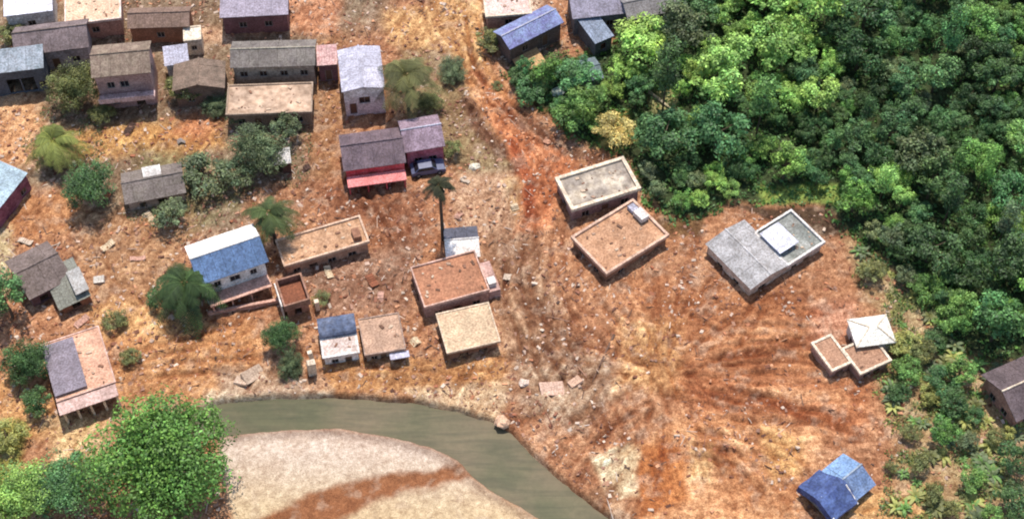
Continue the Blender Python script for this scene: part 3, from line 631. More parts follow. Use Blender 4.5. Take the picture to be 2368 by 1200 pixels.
# pink roofed house with a porch, lower left
r, a, b_ = hroot('porch_house', (114,862), (134,905), (262,868), 3.0, 'pink flat roofed house with grey corner and pillared porch above the big round tree', sink=0.6)
b_ = max(b_, 3.6)
volume(r, -a, -b_+1.3, a, b_+1.5, 3.0, pinkw, wm('pink_concrete_roof', (226,178,150), (206,150,120), k=.7), rim=wm('pale_pink_rim', (222,186,170)), rimh=.1, rimt=.15, ops=[('f',.2,1,1,1,'window'),('f',.5,0,1,2,'door'),('f',.8,1,1,1,'window'),('r',.4,1,1,1,'hole')])
q = MB(); q.box(-a-.3, -b_-.6, 2.9, a+.1, -b_+1.0, 3.04); q2 = q.build('porch_roof', wm('mauve_slab', (206,176,166), (176,140,130)), r)
for i in range(5):
    xx = -a+i*(2*a-.3)/4; q = MB(); q.box(xx, -b_-.4, -.9, xx+.24, -b_-.16, 2.897); q.build('pillar', cream, q2)
q = MB(); q.box(-a-.2, -b_+1.6, 3.36, -a+3.3, b_+1.2, 3.52); q.build('grey_roof_sheet', wm('grey_violet_sheet', (150,140,150), (120,108,116), stripes=2), r)
# collapsed house at left
r, a, b_ = hroot('collapsed_house', (30,622), (66,694), (150,640), 2.6, 'half collapsed brown grey roofed house beside a broken light slab at left', tilt=(.03, .05), sink=0.6)
volume(r, -a, -b_, a, b_+.8, 2.6, wm('plum_wall', (120,92,92), (90,66,66)), greyr, roof='gable', ridge='x', rise=1.3, over=.3, ops=[('f',.3,.9,1,1,'hole'),('f',.7,0,1,2,'hole')])
r, a, b_ = hroot('fallen_roof_lean_to', (120,655), (140,710), (205,680), 1.6, 'low lean-to with sagging grey green roof sheets next to the collapsed house', 'lean-to', tilt=(.05,-.09))
volume(r, -a, -b_, a, b_+1.4, 1.6, mudw, wm('grey_green_sheet', (148,148,136), (104,104,92), stripes=2), roof='shed', rise=.6, ops=[('f',.5,.3,1,1,'hole')])
q = MB(); q.box(a-1.2, -b_+.2, 2.3, a+.4, b_, 2.42); q.build('loose_slab', wm('light_grey_slab', (186,184,180)), r)
# left edge light blue roof
r, a, b_ = hroot('light_blue_roof_house', (-120,455), (-14,492), (62,402), 3.4, 'house with light blue roof and plum walls cut by the left edge', sink=0.6)
volume(r, -a, -b_, a, b_, 3.4, wm('plum_paint', (130,74,92), (180,130,140), k=.6), wm('pale_blue_sheet', (184,206,216), (150,166,184), stripes=2), roof='shed', rise=.8, over=.2, ops=[('r',.25,1,1,1,'window'),('r',.6,0,1,2,'door'),('f',.8,1,1,1,'window'),('r',.85,1,.8,1,'window')])
# shack with white patch
r, a, b_ = hroot('grey_shack', (284,418), (300,468), (430,450), 2.4, 'grey roofed shack with one white roof sheet in the olive yard', 'shack', sink=0.6)
volume(r, -a, -b_+.3, a, b_+1, 2.4, concrete, wm('grey_old_sheet', (140,128,122), (112,106,92), stripes=2), roof='gable', ridge='x', rise=1.0, over=.35, ops=[('f',.25,.8,.8,1,'hole'),('f',.6,0,1,1.9,'hole')])
q = MB(); q.quad((-a*.3, b_*.55+.0, 3.44), (a*.35, b_*.55, 3.44), (a*.35, b_*.55+1.2, 3.9), (-a*.3, b_*.55+1.2, 3.9)); q.quad((-a*.3, b_*.55, 3.40), (-a*.3, b_*.55+1.2, 3.86), (a*.35, b_*.55+1.2, 3.86), (a*.35, b_*.55, 3.40)); q.build('white_roof_sheet', white, r)
# small white roofed shed
r, a, b_ = hroot('small_shed', (612,358), (618,378), (672,374), 2.0, 'tiny shed with white sheet roof beside the hazy olive tree', 'shed')
volume(r, -a, -.9, a, .9, 2.0, wm('dark_wall', (92,66,56), (70,50,44)), wm('dull_white_sheet', (214,210,204), (180,168,160)), roof='shed', rise=.4, over=.2, ops=[('f',.5,0,.8,1.7,'hole')])
# red building
r, a, b_ = hroot('red_house_left_wing', (786,312), (800,388), (936,372), 3.6, 'brown grey roofed house with bright red front wall', 'house', sink=0.6)
volume(r, -a, -b_, a, b_, 3.3, redw, wm('mauve_tiles', (128,110,116), (96,82,90), k=.8, stripes=2.3), roof='gable', ridge='x', rise=1.3, over=.25, ops=[('f',.2,1,1,1,'window'),('f',.45,0,1,2.1,'door'),('f',.7,1,1,1,'window'),('l',.5,1,1,1,'window')])
q = MB(); q.box(-a, -b_-1.9, 2.1, a, -b_-.26, 2.24); q2 = q.build('front_canopy', wm('salmon_canopy', (226,140,136), (206,110,110)), r)
for i in range(4):
    q = MB(); xx = -a+.1+i*(2*a-.4)/3; q.box(xx, -b_-1.8, -.9, xx+.16, -b_-1.64, 2.097); q.build('post', redw, q2)
r, a, b_ = hroot('red_house_right_wing', (920,285), (934,352), (1024,336), 3.6, 'taller magenta walled house with pale mauve roof joined to the red house', sink=0.6)
volume(r, -a+.3, -b_, a, b_, 3.6, magw, wm('pale_mauve_tiles', (170,148,162), (120,100,110), k=.8, stripes=2.3), roof='gable', ridge='x', rise=1.2, over=.25, rim=lav, ops=[('f',.3,1,1,1,'window'),('f',.7,1,1,1,'window'),('r',.5,1,1,1,'window')])
# pale lavender roof by palm
r, a, b_ = hroot('lavender_roof_house', (782,150), (798,208), (892,205), 4.6, 'tall white house with pale lavender roof left of the wide palm')
volume(r, -a, -b_, a, b_+2.4, 4.6, white, lav, roof='gable', ridge='y', rise=.5, over=.2, rim=lav, ops=[('f',.5,2.0,1.4,1.2,'window'),('f',.2,.2,.9,2,'door'),('l',.4,2,1,1,'window')])
# big grey / beige complex
r, a, b_ = hroot('grey_roof_hall', (538,118), (542,152), (728,152), 4.4, 'long hall with dull grey sheet roof and pale eaves at the top', sink=0.8)
volume(r, -a, -b_, a, b_+1.4, 4.4, concrete, wm('dull_grey_sheet', (140,132,124), (116,106,104), k=.8, stripes=1.8), roof='gable', ridge='x', rise=1.0, over=.3, rim=wm('pale_khaki', (190,182,164)), ops=[('f',x_,2.4,1,1,'window') for x_ in (.12,.36,.62,.87)])
r, a, b_ = hroot('beige_flat_building', (528,200), (532,262), (722,262), 2.9, 'broad beige flat roofed building in front of the grey roofed hall', sink=0.5)
volume(r, -a, -b_, a, b_, 2.9, wm('khaki_wall', (150,132,112), (110,96,80)), wm('beige_dusty_roof', (196,168,144), (222,186,156), k=.9, scale=.25), rim=wm('khaki_rim', (176,154,134)), rimh=.15, rimt=.2, ops=[('f',.15,1,1,1,'window'),('f',.35,0,1,2,'door'),('f',.6,1,1.2,1,'window'),('f',.85,1,1,1,'window')])
# muddy house left of it
r, a, b_ = hroot('mud_spattered_house', (402,150), (408,205), (520,205), 3.4, 'low house with mud spattered brown roof left of the beige building')
volume(r, -a, -b_, a, b_, 3.4, wm('brown_wall', (124,104,90), (90,70,60)), wm('brown_mottled_sheet', (146,124,108), (110,96,82), k=.9, scale=1.4, stripes=2), roof='gable', ridge='y', rise=.9, over=.25, ops=[('f',.3,1,.9,1,'window'),('f',.7,0,.9,2,'door')])
r, a, b_ = hroot('pale_roof_hut', (380,118), (386,150), (436,146), 3.0, 'little hut with pale lavender roof between the brick house and the brown roof', 'hut')
volume(r, -a, -b_, a, b_, 3.0, white, lav, roof='shed', rise=.6, over=.2, ops=[('f',.5,1,.8,.8,'window')])
# pink brick two storey
r, a, b_ = hroot('pink_brick_house', (212,120), (226,168), (352,168), 6.0, 'two storey pink brick house with two dark square windows and a brown tiled roof')
volume(r, -a, -b_-.2, a, b_+1.0, 6.0, wm('dusty_pink_brick', (190,156,148), (160,120,112), k=.7), wm('brown_tiles', (138,118,104), (166,150,130), k=.8, stripes=2.4), roof='gable', ridge='x', rise=1.2, over=.3, ops=[('f',.25,3.6,.95,1.1,'window'),('f',.5,3.6,1.1,1.1,'window'),('f',.25,.6,1,1.1,'window'),('f',.7,0,1.1,2.1,'hole'),('r',.5,3.6,1,1,'window')])
q = MB(); q.box(-a-.1, -b_-1.6, 2.45, a+.1, -b_-.22, 2.6); q2 = q.build('balcony', wm('pale_pink_slab', (216,186,180), (186,150,142)), r)
q = MB(); q.box(-a-.1, -b_-1.6, 2.603, a+.1, -b_-1.48, 3.2); q.build('balustrade', W['pale_pink_slab'], q2)
# grey-mauve roof top-left
r, a, b_ = hroot('mauve_roof_house', (36,72), (48,120), (206,110), 3.6, 'wide house with mauve grey tiled roof and pale eaves at the top left')
volume(r, -a, -b_, a, b_+.5, 3.6, wm('light_grey_wall', (176,170,172), (120,112,112)), wm('mauve_grey_tiles', (140,124,124), (116,104,104), k=.8, stripes=2.2), roof='gable', ridge='x', rise=1.5, over=.4, rim=greyr, ops=[('f',.25,1,1,1,'window'),('f',.5,0,1,2,'door'),('f',.8,1,1,1,'window')])
r, a, b_ = hroot('dark_porch_house', (-60,130), (-50,170), (104,160), 4.2, 'house with deep dark porch and light roof strip cut by the left edge')
volume(r, -a, -b_, a, b_, 4.2, wm('slate_wall', (96,102,110), (60,66,74)), wm('blue_grey_strip', (172,180,190), (110,124,130), k=.8, stripes=2), roof='shed', rise=.7, over=.2, ops=[('f',.5,.3,1.6,2.4,'hole'),('f',.72,.3,1.6,2.4,'hole'),('f',.92,.6,.8,1.2,'window')])
r, a, b_ = hroot('white_roof_house', (10,8), (16,34), (122,26), 3.4, 'house with glaring white roof at the top left corner')
volume(r, -a, -b_, a, b_+2, 3.4, white, wm('glaring_white', (240,240,250), (214,214,226), k=.5), roof='shed', rise=.5, over=.2, ops=[('f',.5,1,1,1,'window')])
r, a, b_ = hroot('cream_roof_house', (140,-10), (170,45), (292,52), 3.0, 'house with cream pink flat roof beside the glaring white roof')
volume(r, -a, -b_, a, b_, 3.0, pinkw, wm('cream_pink_roof', (236,202,172), (214,172,142), k=.7), rim=wm('shell_rim', (244,222,208)), rimh=.15, rimt=.2, ops=[('f',.5,1,1,1,'window')])
r, a, b_ = hroot('long_brown_roof_house', (300,20), (306,60), (440,64), 3.0, 'low house under a dull brown roof between the cream roof and the hall')
volume(r, -a, -b_, a, b_, 3.0, mudw, wm('dull_brown_sheet', (150,124,108), (128,104,94), k=.8, stripes=2), roof='gable', ridge='x', rise=.9, ops=[('f',.5,1,1,1,'window')])
r, a, b_ = hroot('lilac_roof_house', (510,-12), (520,34), (668,36), 3.2, 'house with lilac grey roof cut by the top edge left of the orange track')
volume(r, -a, -b_, a, b_+1, 3.2, wm('plum_wall2', (136,96,96), (110,80,80)), wm('lilac_sheet', (178,168,182), (150,140,152), k=.7, stripes=1.8), roof='shed', rise=.6, over=.3, ops=[('f',.3,1,1,1,'window'),('f',.7,1,1,1,'window')])
r, a, b_ = hroot('plum_shed', (733,112), (738,150), (780,150), 3.0, 'narrow plum walled shed between the grey roofed hall and the lavender roof', 'shed')
volume(r, -a, -b_, a, b_, 3.0, W['plum_wall2'], wm('shell_pink_sheet', (226,190,184), (170,110,112), k=.8), roof='shed', rise=.4, over=.15, ops=[('f',.5,0,.9,2,'door')])
r, a, b_ = hroot('pale_cube_hut', (424,66), (428,96), (466,94), 2.6, 'tiny cream walled hut with bright flat top above the pale roofed hut', 'hut')
volume(r, -a, -b_, a, b_, 2.6, cream, wm('bright_cream_slab', (246,236,218), (222,204,184)), rim=cream, rimh=.1, over=.1, ops=[('f',.5,.9,.7,.8,'window')])
# blue-violet roof near the forest corner
r, a, b_ = hroot('violet_roof_house', (1160,84), (1172,108), (1284,44), 3.0, 'narrow house with violet blue sheet roof beside the road at the top', 'house')
volume(r, -a, -1.6, a, 1.6, 3.0, wm('dusky_wall', (110,98,92), (80,72,66)), wm('violet_blue_sheet', (134,136,186), (150,170,204), k=.9, stripes=2), roof='gable', ridge='x', rise=.8, over=.3, rim=lav, ops=[('f',.3,1,1,1,'window'),('f',.7,0,1,2,'door')])
r, a, b_ = hroot('timber_platform', (1182,135), (1200,160), (1262,140), .7, 'small tan timber deck in front of the violet roofed house', 'deck')
q = MB(); q.box(-a, -b_-.6, .5, a, b_+.6, .68); q.build('deck', wm('tan_timber', (204,166,118), (156,120,84)), r)
for sx in (-1, 1):
    for sy in (-1, 1): q = MB(); q.box(sx*(a-.2)-.08, sy*(b_+.3)-.08, -.7, sx*(a-.2)+.08, sy*(b_+.3)+.08, .497); q.build('leg', M['wood'], r)
r, a, b_ = hroot('grey_lilac_roof_house', (1312,-20), (1330,40), (1450,30), 3.2, 'house with grey lilac roof in front of the forest at the top')
volume(r, -a, -b_, a, b_, 3.2, wm('slate_grey_wall', (120,118,120), (90,88,90)), wm('grey_lilac_sheet', (168,162,180), (134,130,140), k=.8, stripes=2), roof='gable', ridge='x', rise=1, over=.3, ops=[('f',.3,1,1,1,'window'),('f',.7,1,1,1,'window')])
r, a, b_ = hroot('ash_roof_house', (1440,0), (1452,50), (1556,20), 3.0, 'house with ash grey roof half under the forest trees at the top')
volume(r, -a, -b_, a, b_, 3.0, W['slate_grey_wall'], wm('ash_sheet', (150,146,146), (116,112,112), k=.8, stripes=2), roof='gable', ridge='x', rise=1, over=.3, ops=[('f',.5,1,1,1,'window')])
r, a, b_ = hroot('blue_strip_roof_shed', (1336,52), (1378,98), (1418,84), 2.4, 'lean-to shed with pale blue roof strip in front of the grey lilac roof', 'shed')
volume(r, -a, -b_, a, b_, 2.4, W['slate_grey_wall'], wm('pale_blue_strip', (158,170,192), (110,124,136), k=.7, stripes=2), roof='shed', rise=.5, over=.2, ops=[('f',.5,.5,.8,1.2,'hole')])
r, a, b_ = hroot('sunken_grey_shed', (1322,150), (1336,192), (1386,176), 2.0, 'small blue grey roofed shed sunk among dark bushes near the road', 'shed', tilt=(.04,.05))
volume(r, -a, -b_, a, b_, 2.0, W['slate_grey_wall'], wm('blue_grey_sheet', (126,140,146), (96,112,116), k=.7, stripes=2), roof='gable', ridge='x', rise=.6, over=.25, ops=[('f',.5,.3,.8,1.3,'hole')])
r, a, b_ = hroot('pink_roof_house', (1118,0), (1130,36), (1230,34), 2.8, 'house with pinkish white roof beside the road at the top edge')
volume(r, -a, -b_, a, b_+1, 2.8, pinkw, wm('pinkish_white_roof', (232,206,196), (214,176,156), k=.6), rim=cream, rimh=.1, ops=[('f',.5,1,1,1,'window')])

# ---------------------------------------------------------------- car beside the red house
def car(px, py, rz, paint, label):
    p = at(px, py); z = ground_z(p[0], p[1])-.02
    root = empty('parked_car', (p[0], p[1], z), rz, label, 'car')
    prof = [(-2.1,.35),(-2.1,.85),(-1.7,.95),(-1.15,1.42),(.45,1.45),(1.05,.98),(1.95,.86),(2.1,.6),(2.1,.35)]
    mb = MB(); n = len(prof)
    def wd(z_): return .85 if z_ < 1.1 else .66
    for i in range(n):
        (x0,z0),(x1,z1) = prof[i], prof[(i+1) % n]; mb.quad((x0,-wd(z0),z0),(x0,wd(z0),z0),(x1,wd(z1),z1),(x1,-wd(z1),z1))
    for s in (-1, 1):
        mb.quad(*[(x,s*.85,z_) for x, z_ in ((-2.1,.35),(2.1,.35),(2.1,.6),(1.95,.86),(1.05,.98),(-1.7,.95),(-2.1,.85))])
        mb.quad((-1.7,s*.85,.95),(1.05,s*.85,.98),(.45,s*.66,1.45),(-1.15,s*.66,1.42))
    mb.build('body', paint, root)
    for q in ([(1.0,-.72,1.02),(1.0,.72,1.02),(.5,.6,1.42),(.5,-.6,1.42)], [(-1.66,.72,1.0),(-1.66,-.72,1.0),(-1.2,-.6,1.39),(-1.2,.6,1.39)],
              [(-1.5,-.83,1.03),(.85,-.83,1.03),(.4,-.69,1.38),(-1.1,-.69,1.38)], [(.85,.83,1.03),(-1.5,.83,1.03),(-1.1,.69,1.38),(.4,.69,1.38)]):
        c_ = sum((Vector(v_) for v_ in q), Vector())/4; off = Vector((c_.x*.02, c_.y*.03, .03))
        MB().quad(*[Vector(v_)+off for v_ in q]).build('window', M['glass'], root)
    for x_ in (-1.3, 1.3):
        for s in (-1, 1): 
            wo = MB().tube([(x_,s*.72,.33),(x_,s*.9,.33)], [.33,.33], 14).build('wheel', plain('tyre', (40,38,38), .9), root)
            MB().tube([(x_,s*.89,.33),(x_,s*.93,.33)], [.18,.16], 10).build('rim', M['frame'], wo)
    for s in (-1, 1): MB().box(2.0,s*.6-.15,.62,2.12,s*.6+.15,.76).build('headlight', M['frame'], root)
car(990, 395, R(12), plain('slate_blue_paint', (96,100,130), .35), 'slate blue car parked before the magenta walled house')

# ---------------------------------------------------------------- trees
def rs_dir(r):
    while True:
        v = Vector((r.uniform(-1,1), r.uniform(-1,1), r.uniform(-1,1)))
        if .05 < v.length < 1: return v.normalized()
def leafquad(mb, p, n, s, r, c):
    a = n.cross(rs_dir(r)); 
    if a.length < .1: a = n.cross(Vector((1,.2,.1)))
    a.normalize(); b2 = n.cross(a); l = s*r.uniform(.8,1.4); w_ = s*r.uniform(.45,.8)
    mb.quad(p-a*l*.5, p-b2*w_*.5-a*l*.05, p+a*l*.5, p+b2*w_*.5-a*l*.05, c=c)
def crown_mesh(seed, rx=1., ry=1., rz=1., clumps=34, leaves=75, size=.105, top=.35, inner=.4):
    """crown of unit radius: leaf clumps spread over and through an uneven ellipsoid"""
    r = random.Random(seed); mb = MB(); cs = []
    for k in range(clumps):
        d = rs_dir(r); d.z = abs(d.z)*1.0-top*r.random(); d.normalize()
        rad = r.uniform(inner, 1.0); cs.append((Vector((d.x*rx*rad, d.y*ry*rad, d.z*rz*rad)), r.uniform(.16, .36), r.uniform(.55, 1.35), d))
    for c0, cr, tone, d in cs:
        hue = r.uniform(-.1, .1)
        for i in range(leaves):
            e = rs_dir(r); 
            if e.z < -.3 and r.random() < .6: e.z = -e.z
            p = c0+Vector((e.x*cr, e.y*cr, e.z*cr*.75))*r.uniform(.6, 1.12)
            n = (e+rs_dir(r)*.7+Vector((0,0,.5))).normalized(); k = tone*(r.uniform(.5, 1.35) if r.random() < .85 else r.uniform(1.4, 2.1))
            leafquad(mb, p, n, size*r.uniform(.7, 1.3), r, (k*(1+hue), k, k*(1-hue)))
    return mb.mesh('crown', M['leaf']), cs
def trunk_mesh(cs, seed, hz, rr=.05):
    """trunk from z=-hz to the crown's heart, limbs to the clumps"""
    r = random.Random(seed); mb = MB()
    mb.tube([(0,0,-hz-.15),(r.uniform(-.03,.03),0,-hz*.5),(0,r.uniform(-.03,.03),-.05),(0,0,.25)], [rr*1.3,rr,rr*.75,rr*.4], 7)
    for c0, cr, t_, d in cs[::3]:
        mb.tube([(0,0,-.15*r.random()-.05), c0*.5+Vector((0,0,-.05)), c0], [rr*.5, rr*.3, rr*.1], 5)
    return mb.mesh('trunk', M['bark'])
protos = []
for s, (a1, a2, a3, hz) in enumerate([(1,.9,.85,1.1),(.9,1,.95,1.3),(1,1,.7,.9),(.85,.8,1.15,1.3),(1,.85,.8,1.0),(.95,1,1.0,1.2),(1,.95,.75,1.1)]):
    me, cs = crown_mesh(100+s, a1, a2, a3); protos.append((me, trunk_mesh(cs, s, hz), hz))
me, cs = crown_mesh(300, 1, 1, .85, 170, 150, .05, .6, .15); protos.append((me, trunk_mesh(cs, 99, .9, .035), .9))
me, cs = crown_mesh(301, 1, .95, .9, 110, 120, .06, .5, .2); protos.append((me, trunk_mesh(cs, 98, .95, .035), .95))
me, cs = crown_mesh(302, .42, .42, 1.5, 40, 60, .09, .9, .1); protos.append((me, trunk_mesh(cs, 97, 1.9, .03), 1.9))
def place_tree(name, kind, x, y, rad, colr, label, cat='tree', group=None, sz=1.0, rz=None, sink=.0):
    me, tm, hz = protos[kind]; z = ground_z(x, y)
    root = empty(name, (x, y, z), rnd.uniform(0, 6.28) if rz is None else rz, label, cat, group)
    for nm, mm in (('crown', me), ('trunk', tm)):
        o = bpy.data.objects.new(nm, mm); col.objects.link(o); o.parent = root; o.location = (0, 0, rad*(hz-sink)); o.scale = (rad, rad, rad*sz)
        o.color = tuple(colr)+(1,)
    return root
def tree_px(name, px, py, rpx, kind, colr, label, cat='tree', group=None, sz=1.0, sink=0.):
    """crown centre at a pixel, crown radius in photograph pixels"""
    rad = rpx/pxm(px, py); hz = protos[kind][2]; zc = rad*(hz-sink)
    p = at(px, py, zc); return place_tree(name, kind, p[0], p[1], rad, colr, label, cat, group, sz, sink=sink)
G = dict(deep=S(88,122,54,1.25), dark=S(72,98,54,1.2), blueg=S(80,114,66,1.2), mid=S(96,128,62,1.2), lime=S(132,162,80,1.15), olive=S(116,118,68,1.0), yel=S(156,156,84,1.0), pale=S(204,184,112,1.0), grass=S(96,134,62,1.05), haze=S(104,116,78,.95))

# palms
def palm(name, cpx, cpy, rpx, height, colr, label, seed, fronds=20, lean=(0,0)):
    r = random.Random(seed); R0 = rpx/pxm(cpx, cpy); p = at(cpx, cpy, height); z = ground_z(p[0], p[1])
    root = empty(name, (p[0]+lean[0], p[1]+lean[1], z), 0, label, 'palm tree'); top = Vector((-lean[0], -lean[1], height))
    MB().tube([(0,0,-.4), top*.35+Vector((0,0,0)), top*.7, top], [.26,.2,.17,.15], 9).build('trunk', M['dark_bark'], root)
    for k in range(fronds):
        mb = MB(); az = k*2.39996+r.uniform(-.2,.2); el = R(r.uniform(-15, 65)); ln = R0*r.uniform(.85, 1.12); kk = r.uniform(.7,1.35)
        d = Vector((math.cos(az)*math.cos(el), math.sin(az)*math.cos(el), math.sin(el))); side = Vector((-math.sin(az), math.cos(az), 0)); pts = []
        for i in range(9):
            t = i/8; q = top+Vector((d.x*ln*t, d.y*ln*t, d.z*ln*t-.75*ln*t*t)); pts.append(q)
        mb.tube(pts, [.05-.005*i for i in range(9)], 4, c=(kk*1.2,kk*1.1,kk*.9))
        for i in range(19):
            t = .12+.86*i/19; j = min(int(t*8), 7); f = t*8-j; q = pts[j].lerp(pts[j+1], f); tan = (pts[j+1]-pts[j]).normalized()
            L_ = R0*.27*math.sin(math.pi*min(1, t*.85+.12))**.6
            for s in (-1, 1):
                e = q+(side*s*.9+tan*.55+Vector((0,0,-.55))).normalized()*L_*r.uniform(.8,1.15); wv = tan*.042*R0**.5
                v_ = kk*r.uniform(.75,1.3); mb.quad(q-wv, q+wv, e+wv*.4, e-wv*.4, c=(v_,v_,v_*.9))
        o = mb.build('frond', M['leaf'], root); o.color = tuple(colr)+(1,)
palm('palm_tree', 938, 175, 88, 6.5, S(120,118,76,.7), 'wide olive palm standing right of the pale lavender roof', 1, 26)
palm('palm_tree', 622, 492, 74, 6.0, S(96,110,66,.7), 'dark green palm standing over the blue roofed house', 2, 24)
palm('palm_tree', 1016, 425, 42, 10.5, S(84,84,60,.6), 'tall thin palm with dark trunk left of the mudflow', 3, 16)
palm('palm_tree', 428, 655, 92, 4.5, S(78,100,58,.7), 'bushy dark green palm in front of the two storey white house', 4, 34)
palm('palm_tree', 122, 325, 74, 3.6, S(140,146,78,.75), 'yellow green palm on the orange yard at left', 5, 24)

single = [
 ('leafy_tree',170,205,58,8,'olive','tall olive green tree left of the pink brick house',1.25),
 ('leafy_tree',205,428,62,8,'dark','dark green tree between the light blue roof and the grey shack',.9),
 ('leafy_tree',598,350,62,8,'haze','hazy olive green tree below the beige flat building',1.1),
 ('leafy_tree',650,778,42,8,'dark','small round dark green tree left of the curved roof house',1.2),
 ('bush',672,846,32,8,'haze','dusky brownish green bush under the small round tree by the gatepost',1.3),
 ('leafy_tree',362,1068,150,7,'deep','huge round green tree beside the river at bottom left',1.05),
 ('leafy_tree',30,1145,88,8,'lime','bright lime green tree in the bottom left corner',.9),
 ('leafy_tree',150,1120,82,8,'blueg','dull bluish green tree between the lime tree and the huge round tree',.8),
 ('leafy_tree',8,690,58,3,'blueg','dark bluish tree cut by the left edge below the collapsed house',1.1),
 ('leafy_tree',62,840,56,8,'dark','dark green tree left of the porch house',1.3),
 ('leafy_tree',80,925,38,6,'dark','small dark tree at the left corner of the pillared porch',1),
 ('bush',14,1010,46,2,'yel','yellow green bush at the left edge above the lime tree',.8),
 ('bush',1132,95,34,6,'olive','olive bush on the right edge of the road at the top',.8),
 ('bush',268,742,30,2,'olive','olive bush on the tan yard above the porch house',.7),
 ('bush',302,822,26,4,'olive','small brownish green bush right of the porch house',.7),
 ('bush',425,205,44,0,'olive','muddy green bush between the brick house and the brown roof',.8),
 ('bush',395,492,44,6,'haze','grey green bush below the grey shack',.7),
 ('bush',470,400,62,2,'haze','wide greyish green bush right of the grey shack',.7),
 ('bush',545,400,46,0,'haze','greyish green bush above the dark green palm',.8),
 ('bush',662,292,36,1,'haze','dusty green bush at the corner of the beige building',.9),
 ('bush',380,690,40,2,'dark','low dark bush at the foot of the bushy palm',.7),
 ('bush',1045,345,26,0,'olive','olive bush at the right wall of the magenta house',.8),
 ('bush',745,690,22,2,'olive','small olive bush above the curved roof house',.6),
 ('bush',548,268,26,0,'haze','greyish bush against the front wall of the beige building',.7),
 ('yellow_tree',1420,298,48,2,'pale','pale yellow tree at the forest edge above the cream slab house',.9),
 ('bush',1225,215,42,2,'blueg','dark bluish bush at the forest corner beside the road',.8),
 ('bush',1200,175,34,4,'dark','dark bush beside the road below the timber deck',.8),
 ('bush',1320,265,46,1,'mid','green bush left of the pale yellow tree',.8),
 ('bush',1150,195,14,2,'olive','tiny olive bush on the verge of the road',.6),
 ('bush',26,78,34,0,'olive','olive bush at the left edge above the dark porch',.8),
 ('bush',235,262,30,8,'olive','olive bush at the near left corner of the pink brick house',.8),
 ('bush',500,242,34,8,'haze','grey green bush left of the beige flat building',.8),
 ('bush',990,235,34,8,'olive','dark olive bush at the foot of the wide olive palm',.8),
 ('bush',1045,160,36,8,'haze','dusty bush between the wide palm and the road',.7),
 ('bush',1180,80,20,0,'dark','dark bush at the left end of the violet roof',.7)]
for n_, px, py, rp_, k, cl, lb, sz in single: tree_px(n_, px, py, rp_, k, G[cl], lb, 'bush' if n_ == 'bush' else 'tree', None, sz, sink=.35 if n_ == 'bush' else 0)
scrub = [(2020,625,34,'olive','upper end of the scrub beside the grey house'),(2095,640,32,'haze','pale soil path'),(2140,665,40,'mid','forest corner above the pale soil path'),(2185,740,38,'mid','forest corner right of the pale path'),
 (2090,790,40,'yel','right side of the white roofed hut'),(2130,815,36,'olive','scrub right of the hut'),(2165,790,34,'dark','dark gap right of the hut'),(2100,860,38,'mid','right end of the notched flat house'),(2080,905,28,'dark','near corner of the notched flat house'),
 (2180,880,42,'blueg','middle of the scrub'),(2220,860,40,'mid','slope left of the tiled house'),(2210,935,40,'dark','left of the brick gable'),(2150,915,30,'yel','yellow patch of the scrub'),(2185,1000,36,'grass','below the brick gable'),
 (2105,1000,26,'olive','edge of the open mud'),(2240,1020,26,'haze','pale soil below the tiled house'),(2130,1070,30,'olive','scrub right of the blue shed'),(2250,1110,36,'mid','bottom right scrub'),(2345,1165,46,'dark','bottom right corner'),
 (2350,1060,42,'dark','right edge below the tiled house'),(2300,1010,26,'olive','below the tiled house'),(2160,1140,28,'olive','bottom scrub'),(2200,1180,26,'olive','bottom edge of the scrub'),(2290,1190,28,'mid','bottom edge near the corner'),(2060,1080,16,'olive','right of the blue shed'),
 (2330,1000,20,'yel','right edge soil'),(2255,960,24,'blueg','foot of the brick gable')]
used_labels = set()
cn = dict(olive='olive', haze='greyish', mid='mid green', yel='yellowish', dark='dark green', blueg='bluish green', grass='bright green', lime='lime')
for i, (px, py, rp_, cl, wh) in enumerate(scrub):
    tree_px('scrub_bush', px, py, rp_, rnd.randrange(7), G[cl], '%s %s bush at the %s' % ('large' if rp_ > 36 else 'small' if rp_ < 30 else 'medium', cn[cl], wh), 'bush', None, rnd.uniform(.7, 1), sink=.3)
# young plants with long blades scattered in the scrub
blade_me = []
for s in range(3):
    r = random.Random(500+s); mb = MB()
    for k in range(12):
        az = k*.55+r.random(); el = R(r.uniform(35, 75)); pr = Vector((0,0,0)); L_ = r.uniform(.7, 1.1); wv = Vector((-math.sin(az), math.cos(az), 0))*.11; c_ = r.uniform(.7, 1.3)
        for i in range(5):
            q = pr+Vector((math.cos(az)*math.cos(el), math.sin(az)*math.cos(el), math.sin(el)))*L_/5; el -= R(24)
            f0, f1 = math.sin(math.pi*(i+.3)/5.6), math.sin(math.pi*(i+1.3)/5.6) if i < 4 else .05
            mb.quad(pr-wv*f0, pr+wv*f0, q+wv*f1, q-wv*f1, c=(c_,c_,c_)); pr = q
    blade_me.append(mb.mesh('leaf_rosette', M['leaf']))
PS = polyworld(SCRUB)
cnt = 0
for _ in range(4000):
    px, py = rnd.uniform(1960, 2368), rnd.uniform(560, 1200); p = at(px, py)
    if sdist(PS, np.array([p[0]]), np.array([p[1]]))[0] < .3 or cnt >= 110: continue
    o = bpy.data.objects.new('broad_leaf_plant', blade_me[cnt % 3]); col.objects.link(o); o.location = (p[0], p[1], ground_z(p[0], p[1])); s = rnd.uniform(.8, 1.9); o.scale = (s, s, s*rnd.uniform(.7, 1.2)); o.rotation_euler = (0, 0, rnd.uniform(0, 6))
    o.color = tuple(G[rnd.choice(['mid', 'olive', 'yel', 'haze'])])+(1,); tag(o, 'small broad leaved plant on the tan soil of the right hand scrub', 'plant', 'broad leaved plants dotted over the scrub'); cnt += 1

